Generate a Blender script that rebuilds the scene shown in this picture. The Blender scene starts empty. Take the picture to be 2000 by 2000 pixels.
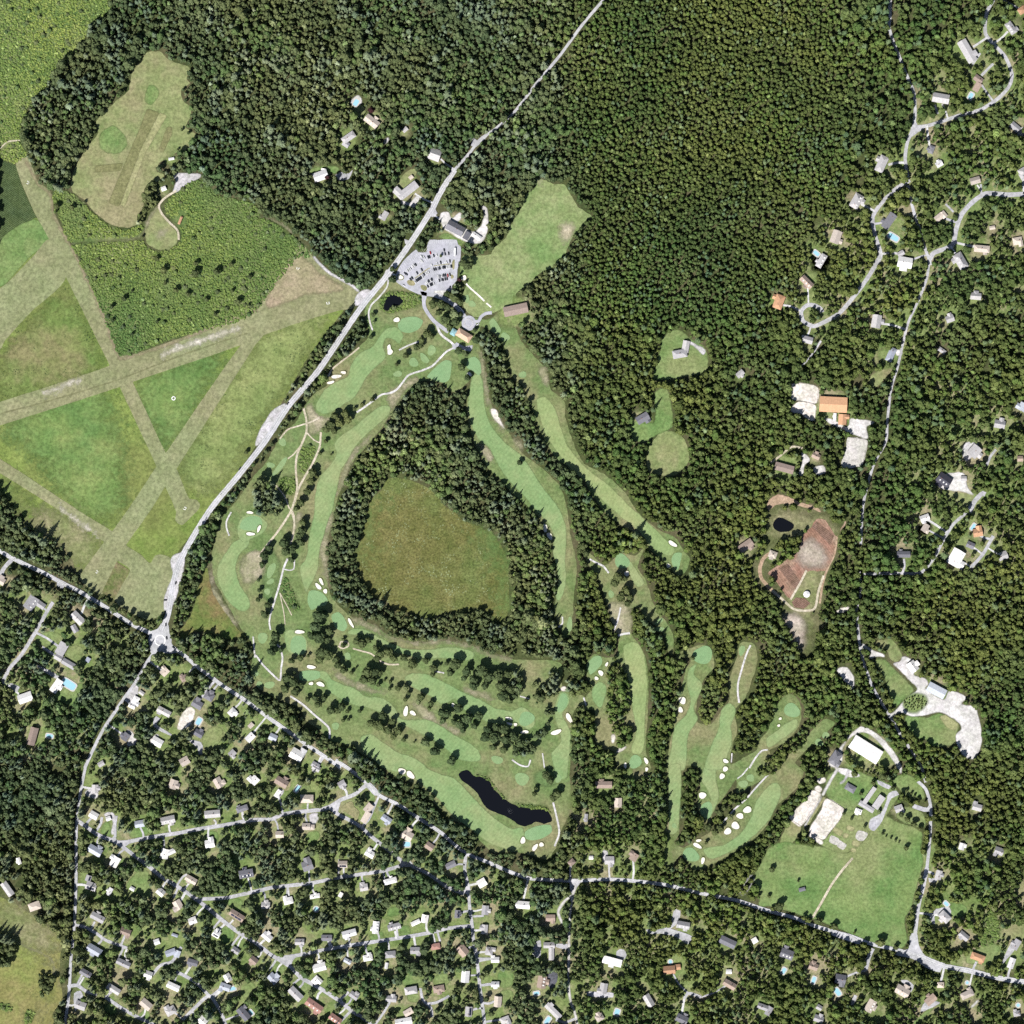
import bpy, bmesh, math, random
import numpy as np
from mathutils import Vector, Matrix, noise
from mathutils.geometry import tessellate_polygon

random.seed(7)
RNG = np.random.default_rng(11)
scene = bpy.context.scene
COL = scene.collection
M = 0.7                      # metres per photograph pixel
HALF = 1000 * M

# ------------------------------------------------------------------ camera
CAM_H = 4000.0
cam_d = bpy.data.cameras.new('camera')
cam = bpy.data.objects.new('camera', cam_d)
COL.objects.link(cam)
cam.location = (0, 0, CAM_H)
cam.rotation_euler = (0, 0, 0)
cam_d.angle = 2 * math.atan(HALF / CAM_H)
cam_d.clip_start = 10.0
cam_d.clip_end = 12000.0
scene.camera = cam

# ------------------------------------------------------------------ sky and sun
SUN_EL = math.radians(50)
SH_AZ = math.radians(35)     # shadows fall this far east of image-up
world = bpy.data.worlds.new('World')
scene.world = world
world.use_nodes = True
wn = world.node_tree.nodes
wl = world.node_tree.links
sky = wn.new('ShaderNodeTexSky')
sky.sky_type = 'NISHITA'
sky.sun_disc = False
sky.sun_elevation = SUN_EL
sky.sun_rotation = SH_AZ + math.pi
bg = wn['Background']
bg.inputs['Strength'].default_value = 0.06
wl.new(sky.outputs['Color'], bg.inputs['Color'])
sun_d = bpy.data.lights.new('sun', 'SUN')
sun_d.energy = 5.0
sun_d.angle = math.radians(0.5)
sun_d.color = (1.0, 0.975, 0.94)
sun = bpy.data.objects.new('sun', sun_d)
COL.objects.link(sun)
trav = Vector((math.sin(SH_AZ) * math.cos(SUN_EL), math.cos(SH_AZ) * math.cos(SUN_EL), -math.sin(SUN_EL)))
sun.rotation_euler = trav.to_track_quat('-Z', 'Y').to_euler()
sun.location = -trav * 900
vs = scene.view_settings
vs.view_transform = 'Standard'
vs.look = 'None'
vs.gamma = 1.0
vs.exposure = 0.34
scene.cycles.use_denoising = False
scene.cycles.use_adaptive_sampling = True
scene.cycles.adaptive_threshold = 0.03
scene.cycles.max_bounces = 2
scene.cycles.diffuse_bounces = 1
scene.cycles.transparent_max_bounces = 8

# ------------------------------------------------------------------ helpers
def wx(px, py):
    return ((px - 1000) * M, (1000 - py) * M)

def tag(o, label=None, cat=None, group=None, kind=None):
    if label: o['label'] = label
    if cat: o['category'] = cat
    if group: o['group'] = group
    if kind: o['kind'] = kind
    return o

def link(name, me, parent=None, mat=None):
    o = bpy.data.objects.new(name, me)
    COL.objects.link(o)
    if parent is not None: o.parent = parent
    if mat is not None and me is not None and not me.materials: me.materials.append(mat)
    return o

def empty(name, loc, rz=0.0):
    o = bpy.data.objects.new(name, None)
    o.empty_display_size = 1.0
    o.location = loc
    o.rotation_euler = (0, 0, rz)
    COL.objects.link(o)
    return o

def mesh(name, verts, faces, mat=None, smooth=False):
    me = bpy.data.meshes.new(name)
    me.from_pydata([tuple(v) for v in verts], [], faces)
    if mat is not None: me.materials.append(mat)
    if smooth:
        me.polygons.foreach_set('use_smooth', [True] * len(me.polygons))
    me.update()
    return me

_ONES = 'first second third fourth fifth sixth seventh eighth ninth tenth eleventh twelfth thirteenth fourteenth fifteenth sixteenth seventeenth eighteenth nineteenth'.split()
_TENS = {20: 'twent', 30: 'thirt', 40: 'fort', 50: 'fift', 60: 'sixt'}
def ordinal(n):
    if n < 20: return _ONES[n - 1]
    t, u = n // 10 * 10, n % 10
    return _TENS[t] + 'ieth' if u == 0 else _TENS[t] + 'y-' + _ONES[u - 1]

# ------------------------------------------------------------------ materials
MATS = {}
def new_mat(name):
    m = bpy.data.materials.new(name)
    m.use_nodes = True
    MATS[name] = m
    nt = m.node_tree
    return m, nt, nt.nodes, nt.links, nt.nodes['Principled BSDF']

def ramp(nd, stops):
    r = nd.new('ShaderNodeValToRGB')
    e = r.color_ramp.elements
    while len(e) < len(stops): e.new(0.5)
    for el, (p, c) in zip(e, stops):
        el.position = p
        el.color = (c[0], c[1], c[2], 1)
    return r

def noise_tex(nd, lk, scale, detail=3, rough=0.6, src=None):
    n = nd.new('ShaderNodeTexNoise')
    n.inputs['Scale'].default_value = scale
    n.inputs['Detail'].default_value = detail
    n.inputs['Roughness'].default_value = rough
    if src is not None: lk.new(src, n.inputs['Vector'])
    return n

def mixc(nd, lk, a, b, fac, mode='MIX'):
    mx = nd.new('ShaderNodeMix')
    mx.data_type = 'RGBA'
    mx.blend_type = mode
    for sock, v in ((mx.inputs[6], a), (mx.inputs[7], b), (mx.inputs[0], fac)):
        if isinstance(v, (int, float)): sock.default_value = v
        elif isinstance(v, tuple): sock.default_value = (v[0], v[1], v[2], 1)
        else: lk.new(v, sock)
    return mx.outputs[2]

COOL = (.97, 1.0, 1.05)
def ground_mat(name, a, b, c=None, s1=0.02, s2=0.25, speck=None, speck_amt=0.35, stripe=None, rough=0.95, fine=0.25, soft=0.0):
    """a/b patches at scale s1, c larger drifts, fine mottling at s2; speck = dark or pale dots; stripe=(dir_deg, width_m, amount)"""
    if name not in ('road', 'lot', 'drive', 'sandwhite'):
        a, b, c = (tuple(v * k for v, k in zip(q, COOL)) if q else q for q in (a, b, c))
    m, nt, nd, lk, bs = new_mat(name)
    geo = nd.new('ShaderNodeNewGeometry')
    pos = geo.outputs['Position']
    n1 = noise_tex(nd, lk, s1, 5, 0.65, pos)
    r1 = ramp(nd, [(0.36, a), (0.64, b)])
    lk.new(n1.outputs['Fac'], r1.inputs[0])
    col = r1.outputs[0]
    if c is not None:
        n3 = noise_tex(nd, lk, s1 * 0.4, 4, 0.7, pos)
        r3 = ramp(nd, [(0.46, (0, 0, 0)), (0.62, (1, 1, 1))])
        lk.new(n3.outputs['Fac'], r3.inputs[0])
        col = mixc(nd, lk, col, c, r3.outputs[0])
    n2 = noise_tex(nd, lk, s2, 4, 0.75, pos)
    r2 = ramp(nd, [(0.38, (1 - fine,) * 3), (0.62, (1 + fine,) * 3)])
    lk.new(n2.outputs['Fac'], r2.inputs[0])
    col = mixc(nd, lk, col, r2.outputs[0], 1.0, 'MULTIPLY')
    n4 = noise_tex(nd, lk, s2 * .22, 5, 0.7, pos)
    r4 = ramp(nd, [(0.36, (1 - fine * .6, 1 - fine * .5, 1 - fine * .7)), (0.64, (1 + fine * .6, 1 + fine * .5, 1 + fine * .7))])
    lk.new(n4.outputs['Fac'], r4.inputs[0])
    col = mixc(nd, lk, col, r4.outputs[0], 1.0, 'MULTIPLY')
    if stripe:
        mp = nd.new('ShaderNodeMapping')
        mp.inputs['Rotation'].default_value = (0, 0, math.radians(stripe[0]))
        lk.new(pos, mp.inputs['Vector'])
        w = nd.new('ShaderNodeTexWave')
        w.inputs['Scale'].default_value = 0.314 / stripe[1]
        w.inputs['Distortion'].default_value = 1.2
        w.inputs['Detail'].default_value = 1.0
        w.inputs['Detail Scale'].default_value = 0.1
        lk.new(mp.outputs[0], w.inputs['Vector'])
        rw = ramp(nd, [(0.3, (1 - stripe[2],) * 3), (0.7, (1 + stripe[2],) * 3)])
        lk.new(w.outputs['Fac'], rw.inputs[0])
        col = mixc(nd, lk, col, rw.outputs[0], 1.0, 'MULTIPLY')
    if speck:
        v = nd.new('ShaderNodeTexVoronoi')
        v.inputs['Scale'].default_value = 0.33
        lk.new(pos, v.inputs['Vector'])
        rv = ramp(nd, [(0.22, (1, 1, 1)), (0.36, (0, 0, 0))])
        lk.new(v.outputs['Distance'], rv.inputs[0])
        nm = noise_tex(nd, lk, 0.03, 4, 0.8, pos)
        rm = ramp(nd, [(0.5, (0, 0, 0)), (0.62, (speck_amt,) * 3)])
        lk.new(nm.outputs['Fac'], rm.inputs[0])
        mk = mixc(nd, lk, rv.outputs[0], rm.outputs[0], 1.0, 'MULTIPLY')
        col = mixc(nd, lk, col, speck, mk)
    lk.new(col, bs.inputs['Base Color'])
    bs.inputs['Roughness'].default_value = rough
    bs.inputs['Specular IOR Level'].default_value = 0.15
    bp = nd.new('ShaderNodeBump')
    bp.inputs['Strength'].default_value = 0.5
    bp.inputs['Distance'].default_value = 0.6
    nb = noise_tex(nd, lk, s2 * 2.0, 4, 0.8, pos)
    lk.new(nb.outputs['Fac'], bp.inputs['Height'])
    lk.new(bp.outputs[0], bs.inputs['Normal'])
    if soft:      # ragged, blended edge: the sheet thins out towards its border
        at = nd.new('ShaderNodeAttribute'); at.attribute_name = 'edge'
        ne = noise_tex(nd, lk, 0.09, 5, 0.75, pos)
        ad = nd.new('ShaderNodeMath'); ad.operation = 'MULTIPLY_ADD'
        ad.inputs[1].default_value = soft
        lk.new(ne.outputs['Fac'], ad.inputs[0]); lk.new(at.outputs['Fac'], ad.inputs[2])
        mr = nd.new('ShaderNodeMapRange')
        hw = .2 if soft < .8 else .38
        mr.inputs[1].default_value = .5 + soft * .5 - hw; mr.inputs[2].default_value = .5 + soft * .5 + hw
        lk.new(ad.outputs[0], mr.inputs[0]); lk.new(mr.outputs[0], bs.inputs['Alpha'])
    return m

# name: (level, args)
GM = {
 'ground': (0, dict(a=(.045,.06,.02), b=(.08,.09,.032), c=(.10,.09,.045), s1=.035, s2=.3)),
 'lawn': (1, dict(a=(.13,.185,.055), b=(.20,.235,.085), c=(.28,.24,.14), s1=.05, s2=.3, soft=1.6)),
 'meadow': (1, dict(a=(.135,.20,.042), b=(.195,.235,.062), c=(.165,.185,.055), s1=.012, s2=.2, speck=(.05,.08,.025), speck_amt=.8)),
 'meadowdry': (1, dict(a=(.18,.175,.055), b=(.235,.205,.08), c=(.19,.215,.06), s1=.02, s2=.25, speck=(.07,.09,.03), speck_amt=.8)),
 'shrubground': (2, dict(a=(.075,.125,.036), b=(.125,.17,.05), c=(.17,.19,.075), s1=.03, s2=.3, soft=1.2)),
 'lawnhigh': (6, dict(a=(.13,.20,.06), b=(.2,.25,.09), s1=.04, s2=.3, soft=.3)),
 'meadowlush': (2, dict(a=(.13,.205,.055), b=(.205,.245,.08), c=(.105,.18,.05), s1=.018, s2=.2, soft=2.2)),
 'meadowbrush': (2, dict(a=(.12,.18,.045), b=(.18,.21,.065), c=(.2,.185,.08), s1=.02, s2=.2, speck=(.03,.055,.02), speck_amt=1, soft=2.2)),
 'meadowgold': (2, dict(a=(.20,.24,.08), b=(.25,.265,.10), c=(.16,.21,.065), s1=.012, s2=.2, speck=(.05,.08,.03), speck_amt=1, soft=2.2)),
 'meadowbare': (2, dict(a=(.21,.21,.095), b=(.28,.25,.135), c=(.17,.2,.07), s1=.03, s2=.25, soft=1.8)),
 'reeds':      (2, dict(a=(.08,.13,.03), b=(.16,.18,.05), c=(.19,.14,.06), s1=.03, s2=.3, speck=(.03,.06,.02), speck_amt=1)),
 'marsh': (1, dict(a=(.105,.11,.03), b=(.155,.14,.048), c=(.11,.14,.04), s1=.014, s2=.35, speck=(.25,.29,.15), speck_amt=1, fine=.4)),
 'brushdark':  (4, dict(a=(.11,.14,.04), b=(.2,.16,.085), s1=.05, s2=.3, speck=(.04,.07,.02), speck_amt=1)),
 'crop':       (1, dict(a=(.045,.07,.028), b=(.075,.10,.035), s1=.02, s2=.5, stripe=(55,2.2,.35), fine=.4)),
 'hay': (1, dict(a=(.165,.21,.075), b=(.235,.245,.105), c=(.25,.225,.115), s1=.02, s2=.22)),
 'haylush': (2, dict(a=(.11,.19,.055), b=(.18,.235,.08), c=(.2,.225,.09), s1=.02, s2=.25, soft=.5)),
 'haystrip': (3, dict(a=(.165,.165,.068), b=(.2,.19,.085), s1=.03, s2=.25, soft=.25)),
 'haypale': (3, dict(a=(.27,.27,.12), b=(.30,.28,.14), s1=.03, s2=.25, soft=.4)),
 'haybare': (3, dict(a=(.36,.31,.2), b=(.42,.37,.26), s1=.05, s2=.3, soft=.9)),
 'grassdry':   (6, dict(a=(.19,.19,.085), b=(.3,.26,.14), s1=.06, s2=.4)),
 'run': (3, dict(a=(.205,.21,.10), b=(.25,.235,.125), c=(.215,.235,.11), s1=.012, s2=.2, stripe=(27,7,.03))),
 'runworn': (4, dict(a=(.30,.25,.15), b=(.27,.24,.13), c=(.32,.25,.16), s1=.03, s2=.25, soft=1.8)),
 'runbare': (4, dict(a=(.40,.37,.25), b=(.62,.56,.46), s1=.08, s2=.35, soft=2.2)),
 'range': (1, dict(a=(.18,.235,.085), b=(.25,.27,.12), c=(.15,.23,.075), s1=.02, s2=.22)),
 'rangebare': (2, dict(a=(.36,.31,.19), b=(.5,.43,.3), s1=.06, s2=.3, soft=1.2)),
 'rough': (1, dict(a=(.118,.178,.058), b=(.17,.205,.078), c=(.21,.20,.095), s1=.022, s2=.25)),
 'roughdark': (2, dict(a=(.1,.165,.055), b=(.14,.19,.07), s1=.03, s2=.3, soft=.7)),
 'fair': (3, dict(a=(.18,.275,.108), b=(.225,.295,.12), c=(.26,.295,.13), s1=.018, s2=.25, stripe=(40,4.5,.03), fine=.13, soft=.2)),
 'fairgold': (3, dict(a=(.235,.295,.115), b=(.305,.32,.14), c=(.215,.285,.11), s1=.018, s2=.25, stripe=(20,4.5,.03), fine=.13, soft=.2)),
 'green': (4, dict(a=(.185,.30,.135), b=(.21,.315,.145), s1=.03, s2=.3, stripe=(30,2.5,.025), fine=.08)),
 'tee': (4, dict(a=(.195,.29,.125), b=(.23,.305,.135), s1=.04, s2=.3, fine=.1)),
 'dirtgreen': (2, dict(a=(.2,.205,.1), b=(.36,.31,.21), c=(.28,.26,.15), s1=.05, s2=.3, soft=2)),
 'dirt':       (5, dict(a=(.42,.36,.25), b=(.55,.48,.36), s1=.06, s2=.3)),
 'dirtred':    (3, dict(a=(.32,.22,.14), b=(.42,.30,.2), s1=.06, s2=.3)),
 'soil': (4, dict(a=(.225,.12,.08), b=(.30,.175,.12), c=(.34,.24,.17), s1=.03, s2=.25, stripe=(-35,3,.1))),
 'soildark':   (5, dict(a=(.16,.095,.065), b=(.2,.125,.09), s1=.05, s2=.3, stripe=(-55,2.2,.2))),
 'soilpale': (5, dict(a=(.31,.25,.19), b=(.45,.38,.3), s1=.05, s2=.3, soft=.9)),
 'gravel': (5, dict(a=(.40,.375,.36), b=(.53,.5,.48), s1=.05, s2=.3, soft=.3)),
 'gravelw': (5, dict(a=(.45,.42,.385), b=(.66,.62,.57), s1=.05, s2=.25, fine=.2, soft=.3)),
 'sandwhite': (6, dict(a=(.66,.61,.54), b=(.82,.78,.72), s1=.12, s2=.4, fine=.08)),
 'sandpale': (4, dict(a=(.5,.45,.38), b=(.74,.67,.58), s1=.06, s2=.25, soft=.25)),
 'sandgrey':   (4, dict(a=(.42,.39,.34), b=(.56,.52,.46), s1=.06, s2=.25)),
 'path':       (5, dict(a=(.46,.43,.40), b=(.60,.57,.53), s1=.06, s2=.3)),
 'road': (6, dict(a=(.36,.36,.375), b=(.47,.47,.485), s1=.04, s2=.2, fine=.14)),
 'drive': (5, dict(a=(.33,.33,.345), b=(.46,.455,.47), s1=.04, s2=.25, fine=.18)),
 'drivepale':  (5, dict(a=(.45,.43,.41), b=(.62,.60,.56), s1=.06, s2=.3, fine=.15)),
 'drivedark':  (5, dict(a=(.08,.08,.09), b=(.12,.12,.13), s1=.05, s2=.3)),
 'lot': (5, dict(a=(.35,.35,.385), b=(.42,.42,.455), s1=.04, s2=.2, fine=.12)),
}
LEVEL = {}
for k, (lv, kw) in GM.items():
    if k == 'dirtgreen' or k == 'dirt': pass
    ground_mat(k, **kw)
    LEVEL[k] = lv

def flat_mat(name, col, rough=0.8, spec=0.2, var=0.15, scale=1.2, metal=0.0):
    m, nt, nd, lk, bs = new_mat(name)
    tc = nd.new('ShaderNodeTexCoord')
    n = noise_tex(nd, lk, scale, 4, 0.7, tc.outputs['Object'])
    r = ramp(nd, [(0.3, tuple(c * (1 - var) for c in col)), (0.7, tuple(min(1, c * (1 + var)) for c in col))])
    lk.new(n.outputs['Fac'], r.inputs[0])
    lk.new(r.outputs[0], bs.inputs['Base Color'])
    bs.inputs['Roughness'].default_value = rough
    bs.inputs['Specular IOR Level'].default_value = spec
    bs.inputs['Metallic'].default_value = metal
    return m

def roof_mat(name, col, course=0.35):
    m, nt, nd, lk, bs = new_mat(name)
    tc = nd.new('ShaderNodeTexCoord')
    oi = nd.new('ShaderNodeObjectInfo')
    n = noise_tex(nd, lk, 0.5, 5, 0.75, tc.outputs['Object'])
    r = ramp(nd, [(0.3, tuple(c * 0.78 for c in col)), (0.7, tuple(min(1, c * 1.15) for c in col))])
    lk.new(n.outputs['Fac'], r.inputs[0])
    rr = ramp(nd, [(0, (.78, .78, .8)), (1, (1.18, 1.16, 1.12))])
    lk.new(oi.outputs['Random'], rr.inputs[0])
    c1 = mixc(nd, lk, r.outputs[0], rr.outputs[0], 1.0, 'MULTIPLY')
    w = nd.new('ShaderNodeTexWave')
    w.bands_direction = 'Y'
    w.inputs['Scale'].default_value = 0.314 / course
    lk.new(tc.outputs['Object'], w.inputs['Vector'])
    rw = ramp(nd, [(0.0, (.86,) * 3), (0.5, (1.04,) * 3)])
    lk.new(w.outputs['Fac'], rw.inputs[0])
    c2 = mixc(nd, lk, c1, rw.outputs[0], 1.0, 'MULTIPLY')
    lk.new(c2, bs.inputs['Base Color'])
    bs.inputs['Roughness'].default_value = 0.85
    bs.inputs['Specular IOR Level'].default_value = 0.2
    return m

ROOF = {'g': ('grey', (.43,.42,.43)), 'd': ('dark grey', (.19,.19,.215)), 'k': ('black', (.06,.06,.08)), 'w': ('white', (.80,.79,.78)),
        't': ('tan', (.55,.48,.42)), 'b': ('brown', (.36,.28,.235)), 'o': ('orange', (.55,.32,.19)), 'e': ('blue-grey', (.42,.45,.52)),
        'r': ('reddish', (.42,.24,.20)), 'c': ('pale terracotta', (.52,.37,.27)), 'q': ('teal', (.22,.38,.42))}
for k, (nm, c) in ROOF.items(): roof_mat('roof_' + k, c)
WALLM = [flat_mat('wall_white', (.72,.71,.68)), flat_mat('wall_shingle', (.34,.31,.27)), flat_mat('wall_cream', (.62,.57,.47)), flat_mat('wall_grey', (.42,.43,.45))]
flat_mat('brick', (.32,.17,.12)); flat_mat('bark', (.12,.09,.065)); flat_mat('white_paint', (.82,.81,.79), var=.05)
flat_mat('solar', (.02,.025,.05), rough=.25, spec=.5); flat_mat('concrete', (.5,.48,.45)); flat_mat('timber', (.16,.12,.085))
flat_mat('glass_dark', (.02,.025,.03), rough=.1, spec=.6, var=.02); flat_mat('rubber', (.025,.025,.025), rough=.9)
for k, c in {'k': (.025,.027,.032), 'w': (.75,.75,.74), 'g': (.30,.31,.33), 'r': (.42,.03,.03), 'e': (.06,.12,.28)}.items():
    flat_mat('car_' + k, c, rough=.25, spec=.5, var=.02)
m, nt, nd, lk, bs = new_mat('water')
bs.inputs['Base Color'].default_value = (.006,.007,.010,1); bs.inputs['Roughness'].default_value = .15; bs.inputs['Specular IOR Level'].default_value = .08
g = nd.new('ShaderNodeNewGeometry'); nz = noise_tex(nd, lk, 0.6, 3, .6, g.outputs['Position']); bp = nd.new('ShaderNodeBump')
bp.inputs['Strength'].default_value = .12; lk.new(nz.outputs['Fac'], bp.inputs['Height']); lk.new(bp.outputs[0], bs.inputs['Normal'])
LEVEL['water'] = 4
m, nt, nd, lk, bs = new_mat('pool_water')
bs.inputs['Base Color'].default_value = (.30,.53,.62,1); bs.inputs['Roughness'].default_value = .08
m, nt, nd, lk, bs = new_mat('spray')
bs.inputs['Base Color'].default_value = (.5,.52,.56,1); bs.inputs['Alpha'].default_value = .35

def leaf_mat(name, dark, light, hue2=None, big=0.0045, east=None):
    """colour by tree (object random), by stand (noise at the tree's place) and by leaf clump"""
    m, nt, nd, lk, bs = new_mat(name)
    oi = nd.new('ShaderNodeObjectInfo')
    geo = nd.new('ShaderNodeNewGeometry')
    pale = tuple(min(1, c * 1.45 + .03) for c in light)
    r = ramp(nd, [(0.0, dark), (.9, light), (.965, light), (.985, pale)])
    lk.new(oi.outputs['Random'], r.inputs[0])
    col = r.outputs[0]
    n = noise_tex(nd, lk, big, 4, .6, oi.outputs['Location'])
    rn = ramp(nd, [(0.38, (.74,.83,.86)), (0.62, (1.26,1.13,1.0))])
    lk.new(n.outputs['Fac'], rn.inputs[0])
    col = mixc(nd, lk, col, rn.outputs[0], 1.0, 'MULTIPLY')
    if hue2:
        n3 = noise_tex(nd, lk, big * 3.1, 3, .6, oi.outputs['Location'])
        r3 = ramp(nd, [(0.55, (0,0,0)), (0.70, (.8,.8,.8))])
        lk.new(n3.outputs['Fac'], r3.inputs[0])
        col = mixc(nd, lk, col, hue2, r3.outputs[0])
    if east:
        sx = nd.new('ShaderNodeSeparateXYZ'); lk.new(oi.outputs['Location'], sx.inputs[0])
        mr = nd.new('ShaderNodeMapRange'); mr.inputs[1].default_value = 60; mr.inputs[2].default_value = 110
        lk.new(sx.outputs[0], mr.inputs[0])
        col = mixc(nd, lk, col, mixc(nd, lk, col, east, 1.0, 'MULTIPLY'), mr.outputs[0])
    n2 = noise_tex(nd, lk, 0.55, 3, .7, geo.outputs['Position'])
    r2 = ramp(nd, [(0.3, (.72,.74,.72)), (0.72, (1.3,1.26,1.2))])
    lk.new(n2.outputs['Fac'], r2.inputs[0])
    col = mixc(nd, lk, col, r2.outputs[0], 1.0, 'MULTIPLY')
    df = nd.new('ShaderNodeBsdfDiffuse'); lk.new(col, df.inputs['Color'])
    lk.new(df.outputs[0], nd['Material Output'].inputs['Surface'])
    nd.remove(bs)
    return m
leaf_mat('leaf_oak', (.074,.102,.05), (.138,.172,.083), hue2=(.145,.185,.10), east=(.95,.98,.70))
leaf_mat('leaf_maple', (.08,.13,.055), (.14,.205,.08), hue2=(.105,.14,.07), east=(.95,.97,.75))
leaf_mat('leaf_pine', (.125,.175,.115), (.20,.25,.165), east=(.75,.84,.66))
leaf_mat('leaf_shrub', (.15,.225,.06), (.25,.32,.10), hue2=(.22,.25,.115))
leaf_mat('leaf_bush', (.105,.175,.052), (.175,.245,.08), hue2=(.15,.20,.08))
leaf_mat('leaf_golf', (.07,.096,.046), (.115,.148,.066))
leaf_mat('leaf_purple', (.05,.025,.03), (.07,.035,.04))

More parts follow.
